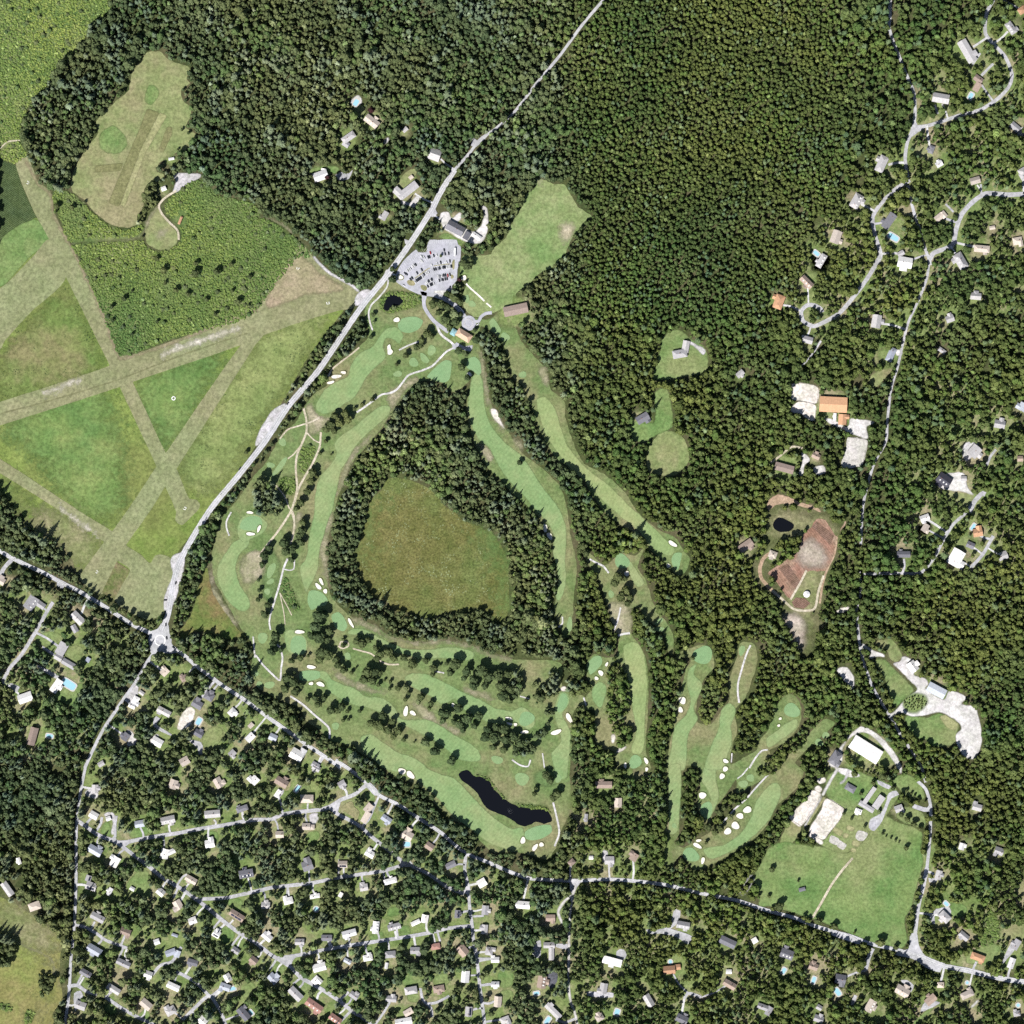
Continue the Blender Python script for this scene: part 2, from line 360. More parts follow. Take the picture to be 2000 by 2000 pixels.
DATA = """
@ 0 0 t
F hay hayfield: 1090,400 1200,390 1290,460 1430,510 1410,600 1430,630 1370,680 1380,760 1430,800 1440,870 1400,960 1490,1020 1440,1080 1400,1130 1330,1150 1280,1190 1210,1220 1180,1290 1240,1320 1190,1370 1110,1390 1080,1480 1080,1570 1040,1620 1030,1690 960,1720 830,1690 700,1590 640,1510 545,1440 550,1310 640,1140 740,1000 730,910 880,760 970,680 1000,540 1080,440
F haylush lush_patch: 760,1010 850,950 930,1010 960,1090 880,1160 760,1120
F haylush lush_patch: 1130,640 1180,660 1200,720 1140,790 1090,760
F haystrip model_runway: 1110,820 1200,850 1060,1130 910,1530 900,1560 820,1530 830,1500 960,1190 1060,960
F haypale mown_strip: 1202,850 1262,872 1100,1150 940,1560 908,1550 1062,1130
F haystrip mown_strip: 720,1250 930,1230 910,1290 720,1300
F haystrip mown_strip: 1200,1130 1260,960 1300,960 1300,1010 1230,1150 
F hay round_field: 1130,1640 1190,1560 1220,1600 1260,1670 1310,1720 1340,1780 1330,1840 1260,1890 1180,1880 1110,1830 1095,1760 1100,1700
F haybare bare_strip: 1170,1780 1240,1740 1280,1720 1270,1750 1190,1800
F gravel gravel_apron: 1300,1315 1420,1305 1525,1320 1510,1340 1430,1380 1350,1440 1305,1460 1320,1400 1325,1360
R dirt farm_track 4 1.2: 1330,1440 1250,1490 1200,1550 1220,1610 1280,1680 1340,1740 1350,1810
R dirtgreen field_track 4 1.3: 1200,1550 1130,1640 1080,1750 1010,1800 800,1810 560,1830 540,1840
R dirt marsh_track 2.5 1: 0,1120 60,1070 150,1060
Z the model-flying field
H 1237,1425 34 30 20 w
H 1362,1665 60 14 68 o
H 1295,1200 40 16 10 w
C: -90,-90 830,-90 820,0 830,90 690,170 660,260 560,380 480,480 400,560 330,680 240,760 180,880 150,960 160,1080 200,1170 110,1230 30,1200 0,1180
B: 400,1450 545,1460 700,1610 830,1705 960,1735 1040,1700 1100,1700 1040,1790 540,1830 470,1690
B: 550,1850 1080,1815 1110,1870 1250,1910 1350,1830 1370,1760 1300,1660 1240,1570 1340,1450 1520,1350 1640,1470 1932,1560 1932,1932 600,1932
F crop corn_field: 0,1190 40,1190 120,1250 160,1390 240,1570 285,1660 90,1850 0,1932
@ 500 0 t
B: 0,1650 150,1690 270,1780 360,1850 420,1932 0,1932
@ 0 500 t
B: 600,0 620,80 780,440 905,750 1000,735 1300,625 1932,420 1932,0
@ 500 500 t
B: 0,0 290,0 120,250 0,400
@ 0 0 s
F meadow airfield_meadow: -90,560 -90,470 0,500 70,425 98,470 155,516 233,700 500,610 560,600 672,582 672,604 640,645 600,700 560,770 500,870 440,960 395,1020 350,1075 335,1130 322,1190 285,1207 230,1175 155,1125 140,1090 120,1062 65,1035 45,1010 40,985 0,955 -90,930
F meadowlush lush_meadow: 60,800 200,760 240,900 230,1010 150,1000 60,880 0,850 0,830
F meadowlush lush_meadow: 262,748 440,690 380,800 328,880
F meadowbrush brush_meadow: 0,700 0,690 60,640 125,560 200,700 212,712 0,785
F meadowgold golden_meadow: 510,660 640,610 560,750 480,870 430,950 376,960 350,910 440,760
F meadowbrush brush_meadow: -60,935 0,925 70,985 85,1000 60,1030 0,960
F meadowbare dry_meadow: 60,1000 120,1000 190,1060 180,1120 155,1122 120,1060 60,1030
F haylush brush_patch: 0,470 70,428 96,468 60,500 0,560
F run runway_strip: 31,323 38,308 49,303 60,318 75,355 98,373 101,404 120,445 145,492 158,520 202,614 233,697 259,746 323,883 344,914 370,974 384,976 391,985 389,994 373,1010 355,1026 342,1016 344,1000 323,950 305,909 233,754 215,715 129,541 96,468 62,404
F run runway_strip: -90,660 -90,590 0,563 65,500 96,468 129,541 60,610 10,665 0,682
F run runway_strip: -90,812 0,785 212,715 233,697 260,692 330,668 500,606 520,575 562,510 577,483 592,478 610,500 645,535 700,567 692,600 660,607 585,630 514,655 471,674 259,746 233,756 0,831 -90,858
F runworn tan_apron: 555,520 585,498 620,530 672,565 600,575 520,600
F run runway_strip: 471,673 500,650 514,655 500,672 347,912 323,950 292,1000 246,1065 228,1100 200,1160 155,1132 160,1118 248,998 305,912 323,886
F run runway_strip: -90,845 0,896 158,1000 222,1040 250,1068 275,1083 293,1100 303,1085 316,1083 334,1091 337,1130 321,1166 321,1197 285,1210 223,1171 254,1114 230,1095 205,1060 120,1000 0,924 -90,875
F brushdark brush_plot: 228,1097 254,1114 223,1171 199,1157
R runworn worn_edge 4 0.5: 49,312 75,360 98,380 105,420 150,505 205,625 233,700 256,697 330,672 400,645 500,606
R runbare bare_track 7 0.5: 312,695 350,680 400,663 470,640
R runbare bare_track 6 0.5: 85,770 120,755 160,742
R haystrip long_grass_line 2.5 0.5: 0,808 100,782 230,742 300,715 360,692 485,650
R runbare bare_track 5 0.5: 115,990 130,1003 150,1018 190,1045
@ 0 0 w
F lawn garden_ground: 310,1220 400,1290 520,1340 640,1430 720,1500 800,1570 900,1625 1000,1660 1070,1670 1085,1800 1080,2010 120,2010 140,1880 150,1560 160,1450 230,1330
F lawn garden_ground: -40,1080 100,1120 200,1170 250,1200 240,1290 180,1380 100,1440 -40,1420
F lawn garden_ground: 1740,100 1870,20 1960,80 1960,560 1800,620 1650,700 1500,600 1500,480 1640,340 1720,220
F lawn garden_ground: 1090,1460 1240,1470 1260,1640 1100,1660
F lawn garden_ground: 1085,1680 1300,1690 1500,1750 1700,1830 1960,1870 1960,2010 1085,2010
F lawn garden_ground: 1740,1600 1900,1600 1960,1800 1800,1840 1720,1790
F lawn garden_ground: 1740,700 1900,760 1960,900 1960,1100 1680,1080 1700,950
@ 0 0 w
R road main_road 5.5 0.7: 1190,-70 1138,0 1100,45 1056,105 1010,160 970,212 935,243 905,264 885,290 858,320
R road main_road 11 1: 858,320 830,365 815,395 770,465 730,520 680,582 600,700 545,765 500,833 450,897 400,957 360,1020 337,1065 326,1105 317,1160 306,1190
@ 0 1000 t
E road roundabout_road 1208 968 88 88 0
F road junction_flare: 1120,900 1180,890 1230,830 1270,850 1280,930 1300,1000 1350,1050 1290,1070 1210,1060 1150,1080 1130,1030 1130,960
R road village_road 8 0.9: 1150,920 1000,850 800,720 600,600 480,540 330,460 180,390 60,330 0,295 -200,190
R road lane 6 0.95: 1170,1050 1090,1160 1020,1290 940,1400 860,1520 780,1640 700,1800 640,1932
R road village_road 7.5 0.85: 1300,1020 1400,1090 1480,1160 1600,1250 1680,1310 1820,1400 1932,1480 2052,1570 2182,1660 2322,1760 2472,1860 2572,1930
F gravel lay_by: 1300,330 1360,310 1390,290 1390,420 1350,560 1330,650 1280,740 1240,740 1240,640 1290,520 1310,470 1290,400
E green traffic_island 1208 968 36 36 0
R drive side_lane 8 1: 100,350 50,400 20,440 0,520
R drive side_lane 7 0.9: 400,680 350,760 260,920 160,1080 80,1170 20,1280
F drive house_drive: 440,510 495,540 470,580 430,560
@ 0 1500 t
R road lane 5.5 1: 650,-30 610,170 580,400 575,600 575,800 570,1000 560,1200 535,1450 525,1650 510,1800 490,1932 470,2200
R drive lane 7.5 0.95: 590,400 660,450 750,510 860,550 920,590 1000,650 1120,740 1230,830 1350,900 1480,990 1560,1050 1680,1150 1800,1240 1932,1320 2032,1400 2112,1450 2192,1500 2272,1580 2412,1660 2552,1750 2652,1830 2762,1900 2900,2000 3000,2150
R drive lane 7.5 1: 920,570 1000,550 1150,520 1350,490 1500,460 1700,430 1850,400 1932,390 2052,385 2132,350 2262,330 2412,315 2492,290 2572,240 2672,200 2762,130
F drive lane_junction: 870,500 880,545 1000,545 930,600 860,560 840,540
R drive lane 7 0.9: 1480,990 1700,980 1800,960 1932,930 2062,900 2172,888 2352,868 2532,830 2732,800 2892,775 3032,735 3082,710
R drive lane 6 0.9: 550,1180 640,1200 730,1250 800,1300 880,1330 960,1360
R drive lane 6.5 1: 510,1650 580,1640 660,1690 780,1720 900,1800 1020,1870 1150,1932 1300,2030
R drive lane 6.5 0.9: 1380,1900 1480,1800 1580,1720 1660,1830 1700,1932 1720,2050
R drive lane 6.5 0.9: 1580,1720 1480,1620 1380,1560 1330,1540
R drive lane 6 0.9: 1150,1560 1210,1490 1300,1460 1340,1390 1370,1350
R drive house_drive 5 0.9: 730,470 760,420 770,370
R drive house_drive 5 0.9: 870,520 870,420 880,360
R drive house_drive 4 0.9: 1350,890 1310,980
R drive house_drive 4 0.9: 1340,880 1380,820 1420,800
R drive house_drive 4 0.9: 1750,1340 1810,1260
R drive house_drive 4 0.9: 1610,1210 1660,1150
R drive house_drive 4 0.9: 580,1640 620,1560
R drive house_drive 4 0.9: 890,1450 930,1360
F gravel yard_gravel: 640,180 690,150 740,190 730,230 650,210
F gravel yard_gravel: 780,350 840,330 870,360 870,500 840,500 850,400
F drive yard_drive: 560,1700 610,1680 630,1750 570,1830
F meadowdry south_meadow: -100,950 0,970 60,1000 200,1080 300,1160 420,1240 460,1310 450,1550 470,1750 400,1850 410,2030 -100,2040
F meadowbare mown_path: 420,1400 460,1330 460,1560 430,1680 380,1760 310,1900 300,1990 240,1990 270,1870 350,1760 400,1660 410,1550
R dirtgreen grass_track 3 0.5: 130,1310 220,1360 340,1410 400,1460 410,1570
W: -60,1240 60,1250 130,1310 120,1400 90,1480 0,1490 -60,1480
W: 300,1540 400,1580 420,1620 390,1690 310,1720 300,1640
B: 0,1780 90,1800 80,1830 0,1820
B: 200,1840 250,1830 250,1900 190,1932
@ 500 1500 t
R drive lane 7 0.85: 560,300 620,350 700,390 800,450 850,500 900,540 1000,620 1100,700 1200,750 1300,800 1450,900 1570,950
R road village_road 7 0.75: 600,-60 720,20 830,110 930,205 1080,280 1230,380 1400,490 1500,580 1600,650 1750,710 1932,790 2082,835 2402,850 2682,840 2932,860 3132,890 3382,950 3632,1000 3812,1060 3932,1095 4062,1130 4212,1190 4382,1240 4492,1270 4652,1330 4832,1370 5012,1420
R road village_road 10 0.8: 5012,1420 5182,1490 5382,1530 5632,1590 5864,1620 6200,1640
F drive lane_junction: 810,130 850,100 940,200 900,210 840,150
F drive lane_junction: 540,295 640,240 620,330 660,380 600,340
F drive lane_junction: 1090,700 1150,690 1190,740 1080,740
R drive lane 6.5 0.95: 1585,650 1575,760 1600,900 1612,1050 1630,1180 1640,1290 1660,1400 1680,1560 1690,1660 1710,1800 1725,1932 1740,2100
R drive lane 7 1: 190,1440 330,1410 500,1375 700,1340 900,1310 1100,1280 1300,1245 1450,1210 1630,1190
F drive lane_junction: 1560,940 1600,850 1620,950
F drive lane_junction: 140,1430 250,1410 330,1400 280,1450 250,1510 200,1470
R drive house_drive 4.5 0.9: 930,205 890,300 850,390 800,440
R drive house_drive 4 0.9: 545,1290 580,1360
R drive house_drive 4 0.9: 620,800 630,690
R drive house_drive 4 0.9: 960,770 970,840
R drive house_drive 4 0.9: 1060,1200 1070,1280
R drive house_drive 4 0.9: 1370,1240 1390,1310
R drive house_drive 4 0.9: 1640,1120 1720,1115
R drive house_drive 5 0.9: 1670,1440 1800,1440
R drive house_drive 5 0.9: 1700,1640 1790,1630
R drive house_drive 5 0.9: 1240,1660 1260,1750 1320,1810 1330,1880
R drive house_drive 5 0.9: 1460,1720 1360,1770 1290,1780
R drive house_drive 5 0.9: 630,1750 700,1690
R drive house_drive 5 0.9: 640,1910 720,1830
R drive house_drive 4 0.9: 150,1450 100,1530
R drive house_drive 4 0.9: 280,1630 330,1590
R drive house_drive 4 0.9: 240,890 235,960
F gravel yard_gravel: 405,350 470,345 465,400 420,440
F gravel yard_gravel: 190,130 210,180 170,230 140,220
@ 1000 1500 t
F drive lane_junction: 440,840 520,850 490,900 460,960 440,930
R gravelw narrow_lane 4.5 0.95: 480,880 460,960 440,1080 430,1250 430,1400 425,1600 440,1750 480,1870 500,2000
R gravelw house_drive 5 1: 460,960 400,1000 350,1080 360,1130 385,1180
F drive yard_drive: 1230,1060 1270,1080 1260,1150 1230,1190 1200,1210 1360,1270 1330,1330 1250,1280 1140,1250 1030,1250 1010,1220 1120,1215 1190,1190 1210,1120
F drive yard_drive: 790,1380 840,1365 865,1410 840,1450 790,1430
F drivedark yard_drive: 260,1550 340,1540 340,1600 300,1660 260,1620
F drive yard_drive: 560,1690 650,1690 780,1700 760,1730 570,1720
F drive tennis_court: 180,1300 215,1300 210,1430 155,1425
R drive house_drive 5 0.9: 330,1900 400,1920 480,1890
F drive yard_drive: 320,1330 430,1330 430,1370 330,1350
R gravel hedge_path 3 0.9: 1720,940 1800,810 1830,830 1790,900 1740,960 1720,940
R drive lane 6 1: 1300,1740 1330,1700 1430,1730
F gravel yard_gravel: 690,620 725,630 700,720 680,680
@ 1500 0 t
R road lane 7 1: 920,-100 920,100 910,200
R road lane 6 0.75: 910,200 940,300 1000,450 1060,600 1100,700 1110,850 1100,960
R road lane 6.5 1.1: 1090,980 1050,1080 1035,1200 1055,1340
R road lane 6 0.45: 1055,1400 1100,1600 1150,1750 1170,1830 1230,2000
R drive lane 7.5 1: 1070,1360 960,1430 850,1540 790,1640 800,1740 815,1800
R drive lane 7.5 0.7: 815,1800 850,1932 780,2052
R drive lane 7 0.95: 1110,960 1200,950 1300,920 1450,870 1600,830 1740,740 1820,650 1840,560 1790,430 1680,310 1640,250 1650,100 1700,0 1760,-120
F drive lane_junction: 1110,900 1130,950 1200,950 1130,1000 1070,1040 1080,960
R drive lane 9 1.1: 2100,1462 1932,1465 1800,1470 1650,1460 1550,1520 1460,1620 1420,1730 1390,1850 1250,1910 1220,1960
R drive lane 5 0.7: 1220,1960 1195,2110 1120,2300 1060,2430 1020,2580 980,2760 930,2930 900,3180 890,3330 800,3500 720,3800 700,4110
R drive house_drive 4 0.9: 1610,1470 1605,1390
R drive house_drive 4 0.9: 1400,1600 1340,1540
R drive house_drive 5 0.9: 1540,490 1600,400
R drive house_drive 5 0.9: 1610,570 1700,480
R drive house_drive 4 0.9: 1280,860 1260,790
F gravel yard_gravel: 1880,990 1932,960 1932,1030 1890,1030
@ 1500 500 t
R drive lane 8 1.05: 850,-10 780,120 700,240 620,340 540,430 460,480 400,510 340,530 265,490 250,420 290,375 340,370 400,400 410,425
F gravelw farm_yard: 420,1230 480,1230 600,1290 625,1220 660,1230 810,1255 740,1290 755,1380 640,1345 615,1340 560,1310
F sandpale riding_arena: 185,965 375,990 365,1110 240,1090 180,1080
F sandpale riding_arena: 170,1170 225,1100 355,1125 345,1240 270,1215 250,1190
F sandgrey riding_arena: 600,1370 680,1375 750,1390 720,1560 690,1590 555,1590 590,1450
F gravelw farm_yard: 250,1470 320,1540 280,1570 260,1660 230,1650 260,1560
F gravelw farm_yard: 340,1600 420,1580 430,1640 370,1650
R dirt farm_track 4 1: 20,1560 90,1510 180,1440 260,1450
F gravelw yard_gravel: 1290,1650 1360,1640 1480,1640 1500,1740 1560,1810 1480,1780 1380,1770 1280,1740
R drive lane 9 1: 1520,1932 1560,1850 1620,1790 1640,1800
R drive house_drive 5 0.9: 1650,1580 1680,1510 1720,1460
F gravel yard_gravel: 1480,1420 1570,1400 1590,1440 1500,1550 1470,1500
F gravelw yard_gravel: 960,710 1010,715 1010,745 970,750
R drive house_drive 4 0.7: 230,850 320,760 400,640
F hay yard_grass: 820,720 900,690 920,720 880,820 820,800
F hay paddock: 760,930 850,860 940,850 880,930 800,1000
F hay yard_grass: 1360,1790 1450,1790 1540,1800 1540,1880 1430,1850
F dirtred pond_bank: 0,1850 80,1800 280,1870 380,1900 400,1932 330,1910 150,1870 60,1880 0,1920
@ 1500 1000 t
F meadowbare nursery_ground: 370,10 440,10 500,100 590,60 560,110 520,140 510,230 480,370 430,450 400,560 420,640 360,750 200,760 290,850 280,940 240,1050 270,1110 330,1090 360,900 470,840 400,840 300,760 180,770 100,790 130,700 20,590 0,560 0,-20 120,-20 340,30 250,150 130,210 0,270 -60,330 -110,440 -60,560 0,600 100,690
F soil plough_field: 370,50 430,60 470,120 515,180 560,110 585,60 590,90 540,150 515,200 495,320 430,440 300,450 230,570 170,650 130,620 40,490 0,460 110,380 240,290 250,195 320,120
R dirtred nursery_track 7 1: 60,620 0,560 -50,500 -62,430 -40,360 0,320 60,300
R dirtred field_edge 4 1: 520,190 500,320 440,450 410,560 390,690
F soildark plough_rows: 330,110 370,70 440,130 500,180 470,250 400,180
F soildark plough_rows: 80,420 150,390 240,520 210,590
F soilpale spoil_ground: 240,270 330,200 400,260 440,330 400,420 270,400 220,360
F soildark soil_heap: 180,680 210,645 280,650 320,690 270,730 200,720
F hay gazebo_lawn: 300,460 360,470 380,520 340,660 300,690 210,640 260,560
R dirt nursery_drive 4.5 1: 30,590 110,660 190,730 270,745 350,730 380,600 420,480
R dirt nursery_drive 4 1: 290,440 240,540 170,660
F soilpale spoil_bank: 100,790 200,770 280,850 270,950 250,1050 200,950 140,860
F sandpale gravel_patch: 510,760 560,720 620,720 560,760
F gravelw shop_yard: 710,990 800,1050 870,1070 920,1130 1000,1130 1010,1090 1080,1110 1130,1170 1100,1230 1190,1260 1210,1300 1180,1330 1330,1420 1370,1350 1500,1400 1450,1450 1560,1470 1590,1560 1610,1660 1610,1750 1560,1860 1490,1850 1430,1760 1420,1680 1460,1640 1440,1590 1300,1510 1200,1530 1080,1540 1000,1510 960,1530 910,1560 900,1540 960,1500 1050,1400 1130,1340 1060,1260 960,1160 890,1100 820,1090 760,1110 780,1060 700,1020
F haylush shop_lawn: 820,1110 890,1120 960,1190 1060,1290 1100,1350 1000,1440 960,1470 920,1400 880,1250 800,1130
E lawnhigh orchard_lawn 1110 1440 105 70 10
F haylush shop_lawn: 1040,1540 1200,1550 1300,1520 1440,1600 1420,1680 1410,1750 1250,1770 1180,1710 1100,1700 1060,1640
F haypale dry_lawn: 1290,1540 1340,1530 1440,1600 1420,1650 1350,1630
F hay field_edge: 800,980 930,960 1010,1080 980,1130 920,1110 900,1050 820,1010
F meadowbare fenced_pen: 920,1070 950,1040 1010,1070 990,1140 930,1110
R drive lane 5.5 0.55: 690,450 700,600 670,720 680,900 700,1050 730,1160 780,1300 850,1430 920,1540 1000,1680 1080,1800 1160,1932 1190,2040
R drive lane 6 0.7: 1560,-90 1500,0 1400,90 1330,200 1250,350 1150,460 1000,460 720,470
R drive lane 6.5 1: 1700,180 1620,320 1530,420
F gravelw clearing: 520,1190 590,1170 650,1250 640,1340 600,1300
F gravelw barn_drive: 640,1660 700,1620 770,1640 850,1700 930,1780 1000,1900 1010,1990 960,1900 880,1790 800,1700 720,1660 640,1690 600,1720 560,1800 560,1880 500,1932 610,2000 700,1990 600,1940 480,1920 460,1900 540,1780
F hay yard_grass: 700,1660 800,1710 880,1800 950,1900 880,1932 830,1850 700,1740
F hay yard_grass: 1410,250 1500,180 1540,250 1620,260 1560,330 1480,280 1420,420 1480,300
@ 1500 1500 t
F haylush horse_pasture: -40,700 0,610 100,560 200,570 430,600 600,640 760,500 860,350 960,400 1160,480 1150,600 1170,700 1130,870 1080,1050 1030,1150 1050,1300 1000,1370 850,1340 650,1260 400,1160 120,1070 -10,1040 -70,1050 -60,960 -110,830
F hay dry_pasture: 90,560 180,390 250,450 190,560 140,600
F sandpale riding_arena: 330,170 400,205 250,440 165,385 190,325 260,270
F sandpale riding_arena: 440,230 570,310 545,380 420,540 380,530 310,480 400,320
F sandpale small_pen: 300,500 345,490 420,560 400,580 330,530
F sandpale round_pen: 370,90 410,60 440,100 390,120
F sandpale round_pen: 345,160 380,130 410,160 390,190
R dirt pasture_track 4.5 0.6: 640,680 560,770 480,880 400,1020 335,1130
R gravelw farm_drive 5 1: 530,0 480,80 430,170 410,210
R gravel farm_drive 4 1: 610,10 580,90 540,120
R gravelw pen_track 3 1: 410,210 340,330 270,450
F hay pen_lane: 415,215 435,225 300,430 285,425
F haypale small_paddock: 500,440 570,480 550,520 490,480
F haypale small_paddock: 575,485 615,505 590,535 560,520
F sandgrey small_paddock: 480,510 535,535 515,580 460,550
F sandgrey small_paddock: 535,545 590,575 570,615 520,590
F sandgrey small_paddock: 680,470 750,495 720,550 660,530
F haypale small_paddock: 640,540 705,560 680,600 630,580
F haypale small_paddock: 630,600 670,610 660,640 620,630
F haypale small_paddock: 600,430 660,450 640,480 590,460
F haylush farm_lawn: 450,200 540,110 560,160 690,170 720,200 680,260 620,280 590,310 470,240
F haylush farm_lawn: 940,80 1060,50 1160,130 1180,230 1100,240 1000,170
F haylush farm_lawn: 1000,300 1100,300 1180,360 1180,450 1050,420 970,370
F drive stable_drive: 910,190 970,170 990,200 930,230 890,330 860,400 800,475 760,450 770,390 850,340 890,260
F drive stable_drive: 820,90 930,140 910,160 830,120
F drive stable_drive: 1090,270 1200,300 1220,270 1210,330 1180,330 1090,300
R road lane 6 0.9: 1130,100 1190,160 1225,280 1225,450 1215,600 1200,750
R road lane 8 1: 1200,750 1170,900 1150,970
R road lane 7 0.8: 1150,970 1130,1080 1110,1250 1080,1420
F road junction_flare: 1075,1250 1120,1240 1140,1340 1190,1420 1310,1480 1300,1540 1200,1510 1090,1440 960,1410 970,1390 1060,1360
F road roadside_paving: 470,1230 560,1240 700,1310 690,1330 560,1290 480,1260
R drive lane 8 1: 790,1360 760,1430 735,1530
F drive house_drive: 1210,1085 1280,1060 1370,1050 1380,1110 1260,1110 1260,1180 1240,1170
F drive house_drive: 1840,1310 1880,1340 1780,1470 1760,1480
F drive house_drive: 1000,1600 1050,1600 1100,1640 1080,1690 1020,1630
F drive house_drive: 1150,1840 1190,1760 1300,1770 1210,1820
F drive house_drive: 620,1790 650,1710 675,1720 640,1790
R gravelw house_drive 4 1: 1530,1810 1590,1750
F drive house_drive: 1210,830 1280,840 1270,860 1215,860
F hay field_edge: 1880,950 1932,860 2050,850 2050,1000 1932,985
F hay yard_grass: 1760,1240 1850,1180 1932,1200 1932,1280 1830,1290
F haylush yard_grass: 1500,1400 1680,1330 1750,1350 1700,1450 1640,1480 1500,1470
F haylush yard_grass: 1380,1020 1490,1040 1500,1100 1440,1130 1380,1100
R haylush rail_path 6 1: 1100,1932 1180,1860 1250,1800
B: 1680,1070 1730,1150 1740,1280 1650,1340 1600,1330 1640,1200
@ 1500 1500 t
F haylush farm_lawn: 300,480 420,540 540,380 590,310 690,340 760,450 770,500 600,640 430,600
F haylush farm_lawn: 450,60 600,0 760,60 940,130 990,200 930,300 860,400 760,480 690,340 590,310 450,220
@ 0 1500 t
F meadowbare dry_meadow: -40,990 200,1090 410,1250 450,1320 400,1420 200,1320 0,1240 -40,1200
@ 500 0 t
F drive yard_drive: 1310,1620 1350,1570 1370,1610 1330,1640
F gravelw works_yard: 1390,1610 1450,1600 1480,1650 1540,1600 1550,1650 1520,1680 1640,1750 1700,1700 1720,1600 1690,1550 1740,1570 1750,1720 1700,1830 1600,1830 1440,1740 1400,1690
F gravelw house_drive: 1090,1510 1120,1520 1160,1530 1210,1480 1235,1490 1190,1580 1160,1550 1110,1550
F drive house_drive: 600,1320 640,1300 700,1310 730,1280 700,1350 620,1360
F hay yard_grass: 1060,1400 1120,1310 1200,1270 1210,1310 1150,1400
F hay yard_grass: 730,820 800,790 830,850 790,880
F gravelw pool_deck: 710,770 770,720 800,750 790,790 740,800
F haylush yard_grass: 1360,1790 1440,1760 1560,1840 1400,1800
F gravel house_drive: 960,1070 1000,1030 1010,1050 970,1090
F haylush yard_grass: 380,1290 520,1250 640,1270 600,1310 520,1290 420,1310
F drive road_junction: 1640,1040 1680,1070 1700,1030 1760,1010 1660,1110 1620,1100
R dirtgreen field_lane 3 1: 0,1630 120,1660 220,1710 300,1790 360,1850 420,1932
Z the wood north of the car park
H 875,920 120 60 -38 t
H 700,1040 110 50 35 g
+ 680,1090 50 40 -35
H 1350,1170 90 90 -20 g
H 490,1330 110 70 20 w
+ 510,1305 60 40 80
H 1150,1440 170 60 38 g
+ 1080,1460 100 55 -45
H 970,1630 70 40 60 g
H 1170,1340 30 25 40 t
H 1125,980 40 30 40 g
Z the works yard
H 1505,1725 140 75 -28 d
+ 1590,1780 60 40 62
H 1665,1785 75 35 -35 w
Q 755,775 50 35 60
T purple beech trees in the north wood; 870,838 34 p; 540,1340 28 p
@ 1000 0 t
F range driving_range: 180,1350 230,1350 320,1390 390,1390 450,1480 500,1560 600,1630 560,1660 500,1740 450,1800 380,1932 0,1932 0,1690 60,1590 110,1470 170,1420
F rangebare bare_patch: 370,1700 430,1690 470,1720 430,1800 390,1840 
F rangebare bare_patch: 185,1360 240,1360 240,1400 200,1390
@ 500 0 t
F range driving_range: 1932,1690 1880,1800 1800,1870 1780,1932 1932,1932
@ 500 500 t
F range driving_range: 1932,0 1640,0 1560,0 1540,120 1590,200 1560,300 1570,390 1650,460 1760,440 1850,400 1932,350
@ 1000 500 t
F range driving_range: 0,0 380,0 300,90 210,130 120,220 30,280 30,330 0,360
@ 740 440 p
F lot car_park: 250,720 300,600 380,490 500,380 540,350 570,390 690,390 700,300 740,210 860,215 950,205 1130,215 1150,280 1190,310 1180,500 1140,640 1130,800 1060,880 1060,940 820,950 780,990 640,965 500,915 380,870 250,820
R lot drive_way 9 1: 250,780 380,870 520,940 640,985 800,1010 960,1070 1100,1160 1200,1260 1240,1330
F lot drive_fork: 600,960 700,980 690,1060 670,1120 640,1120 625,1030
R lot service_drive 7 1: 650,1060 660,1180 720,1290 800,1390 900,1470 1010,1550
R path cart_path 4.5 1: 830,1420 880,1550 940,1620 1040,1690 1110,1760
F lot clubhouse_paving: 1060,1740 1130,1700 1240,1760 1360,1740 1330,1830 1200,1800 1080,1800
E lot turning_circle 1305 1420 105 110 0
E green circle_island 1305 1420 58 58 0
R lot cart_barn_drive 6 1: 1400,1400 1450,1390 1480,1330 1550,1280 1640,1270
R gravel golf_path 3 1: 10,850 60,790 110,720
F gravelw entry_apron: 100,650 140,640 170,690 260,710 330,740 360,770 310,810 250,790 180,750 120,790 20,850 0,830 60,760
E grassdry lot_island 465 835 62 45 -20
E grassdry lot_island 1085 570 20 75 -5
E grassdry lot_island 1060 745 25 30 0
E grassdry lot_island 650 905 55 38 -25
R grassdry lot_island 2.2 0.5: 520,770 600,715 700,640 740,620
R grassdry lot_island 1.8 0.5: 800,590 900,575 1030,560
R gravelw lot_walk 2 0.3: 718,570 770,690
R gravelw lot_walk 2 0.3: 800,745 845,850
F gravelw bag_drop: 800,960 840,940 1050,940 1040,965 960,970 930,1020 860,1000 800,985
R sandwhite range_mats 3.2 0.5: 1255,840 1330,915 1410,985 1486,1055 1530,1100
R sandwhite range_mats 3.2 0.5: 1560,1130 1630,1190
R sandwhite wall_path 1.6 0.5: 1130,1165 1230,1250 1225,1275
E sandwhite sand_bunker 1235 765 38 42 0
E sandwhite sand_bunker 310 755 42 38 0
F drive road_layby: 370,200 430,220 410,290 380,260
Z the clubhouse grounds
H 1235,1600 235 120 -32 c
+ 1085,1555 95 75 60 q
@ 500 500 t
H 1960,408 190 75 12 b
@ 500 500 t
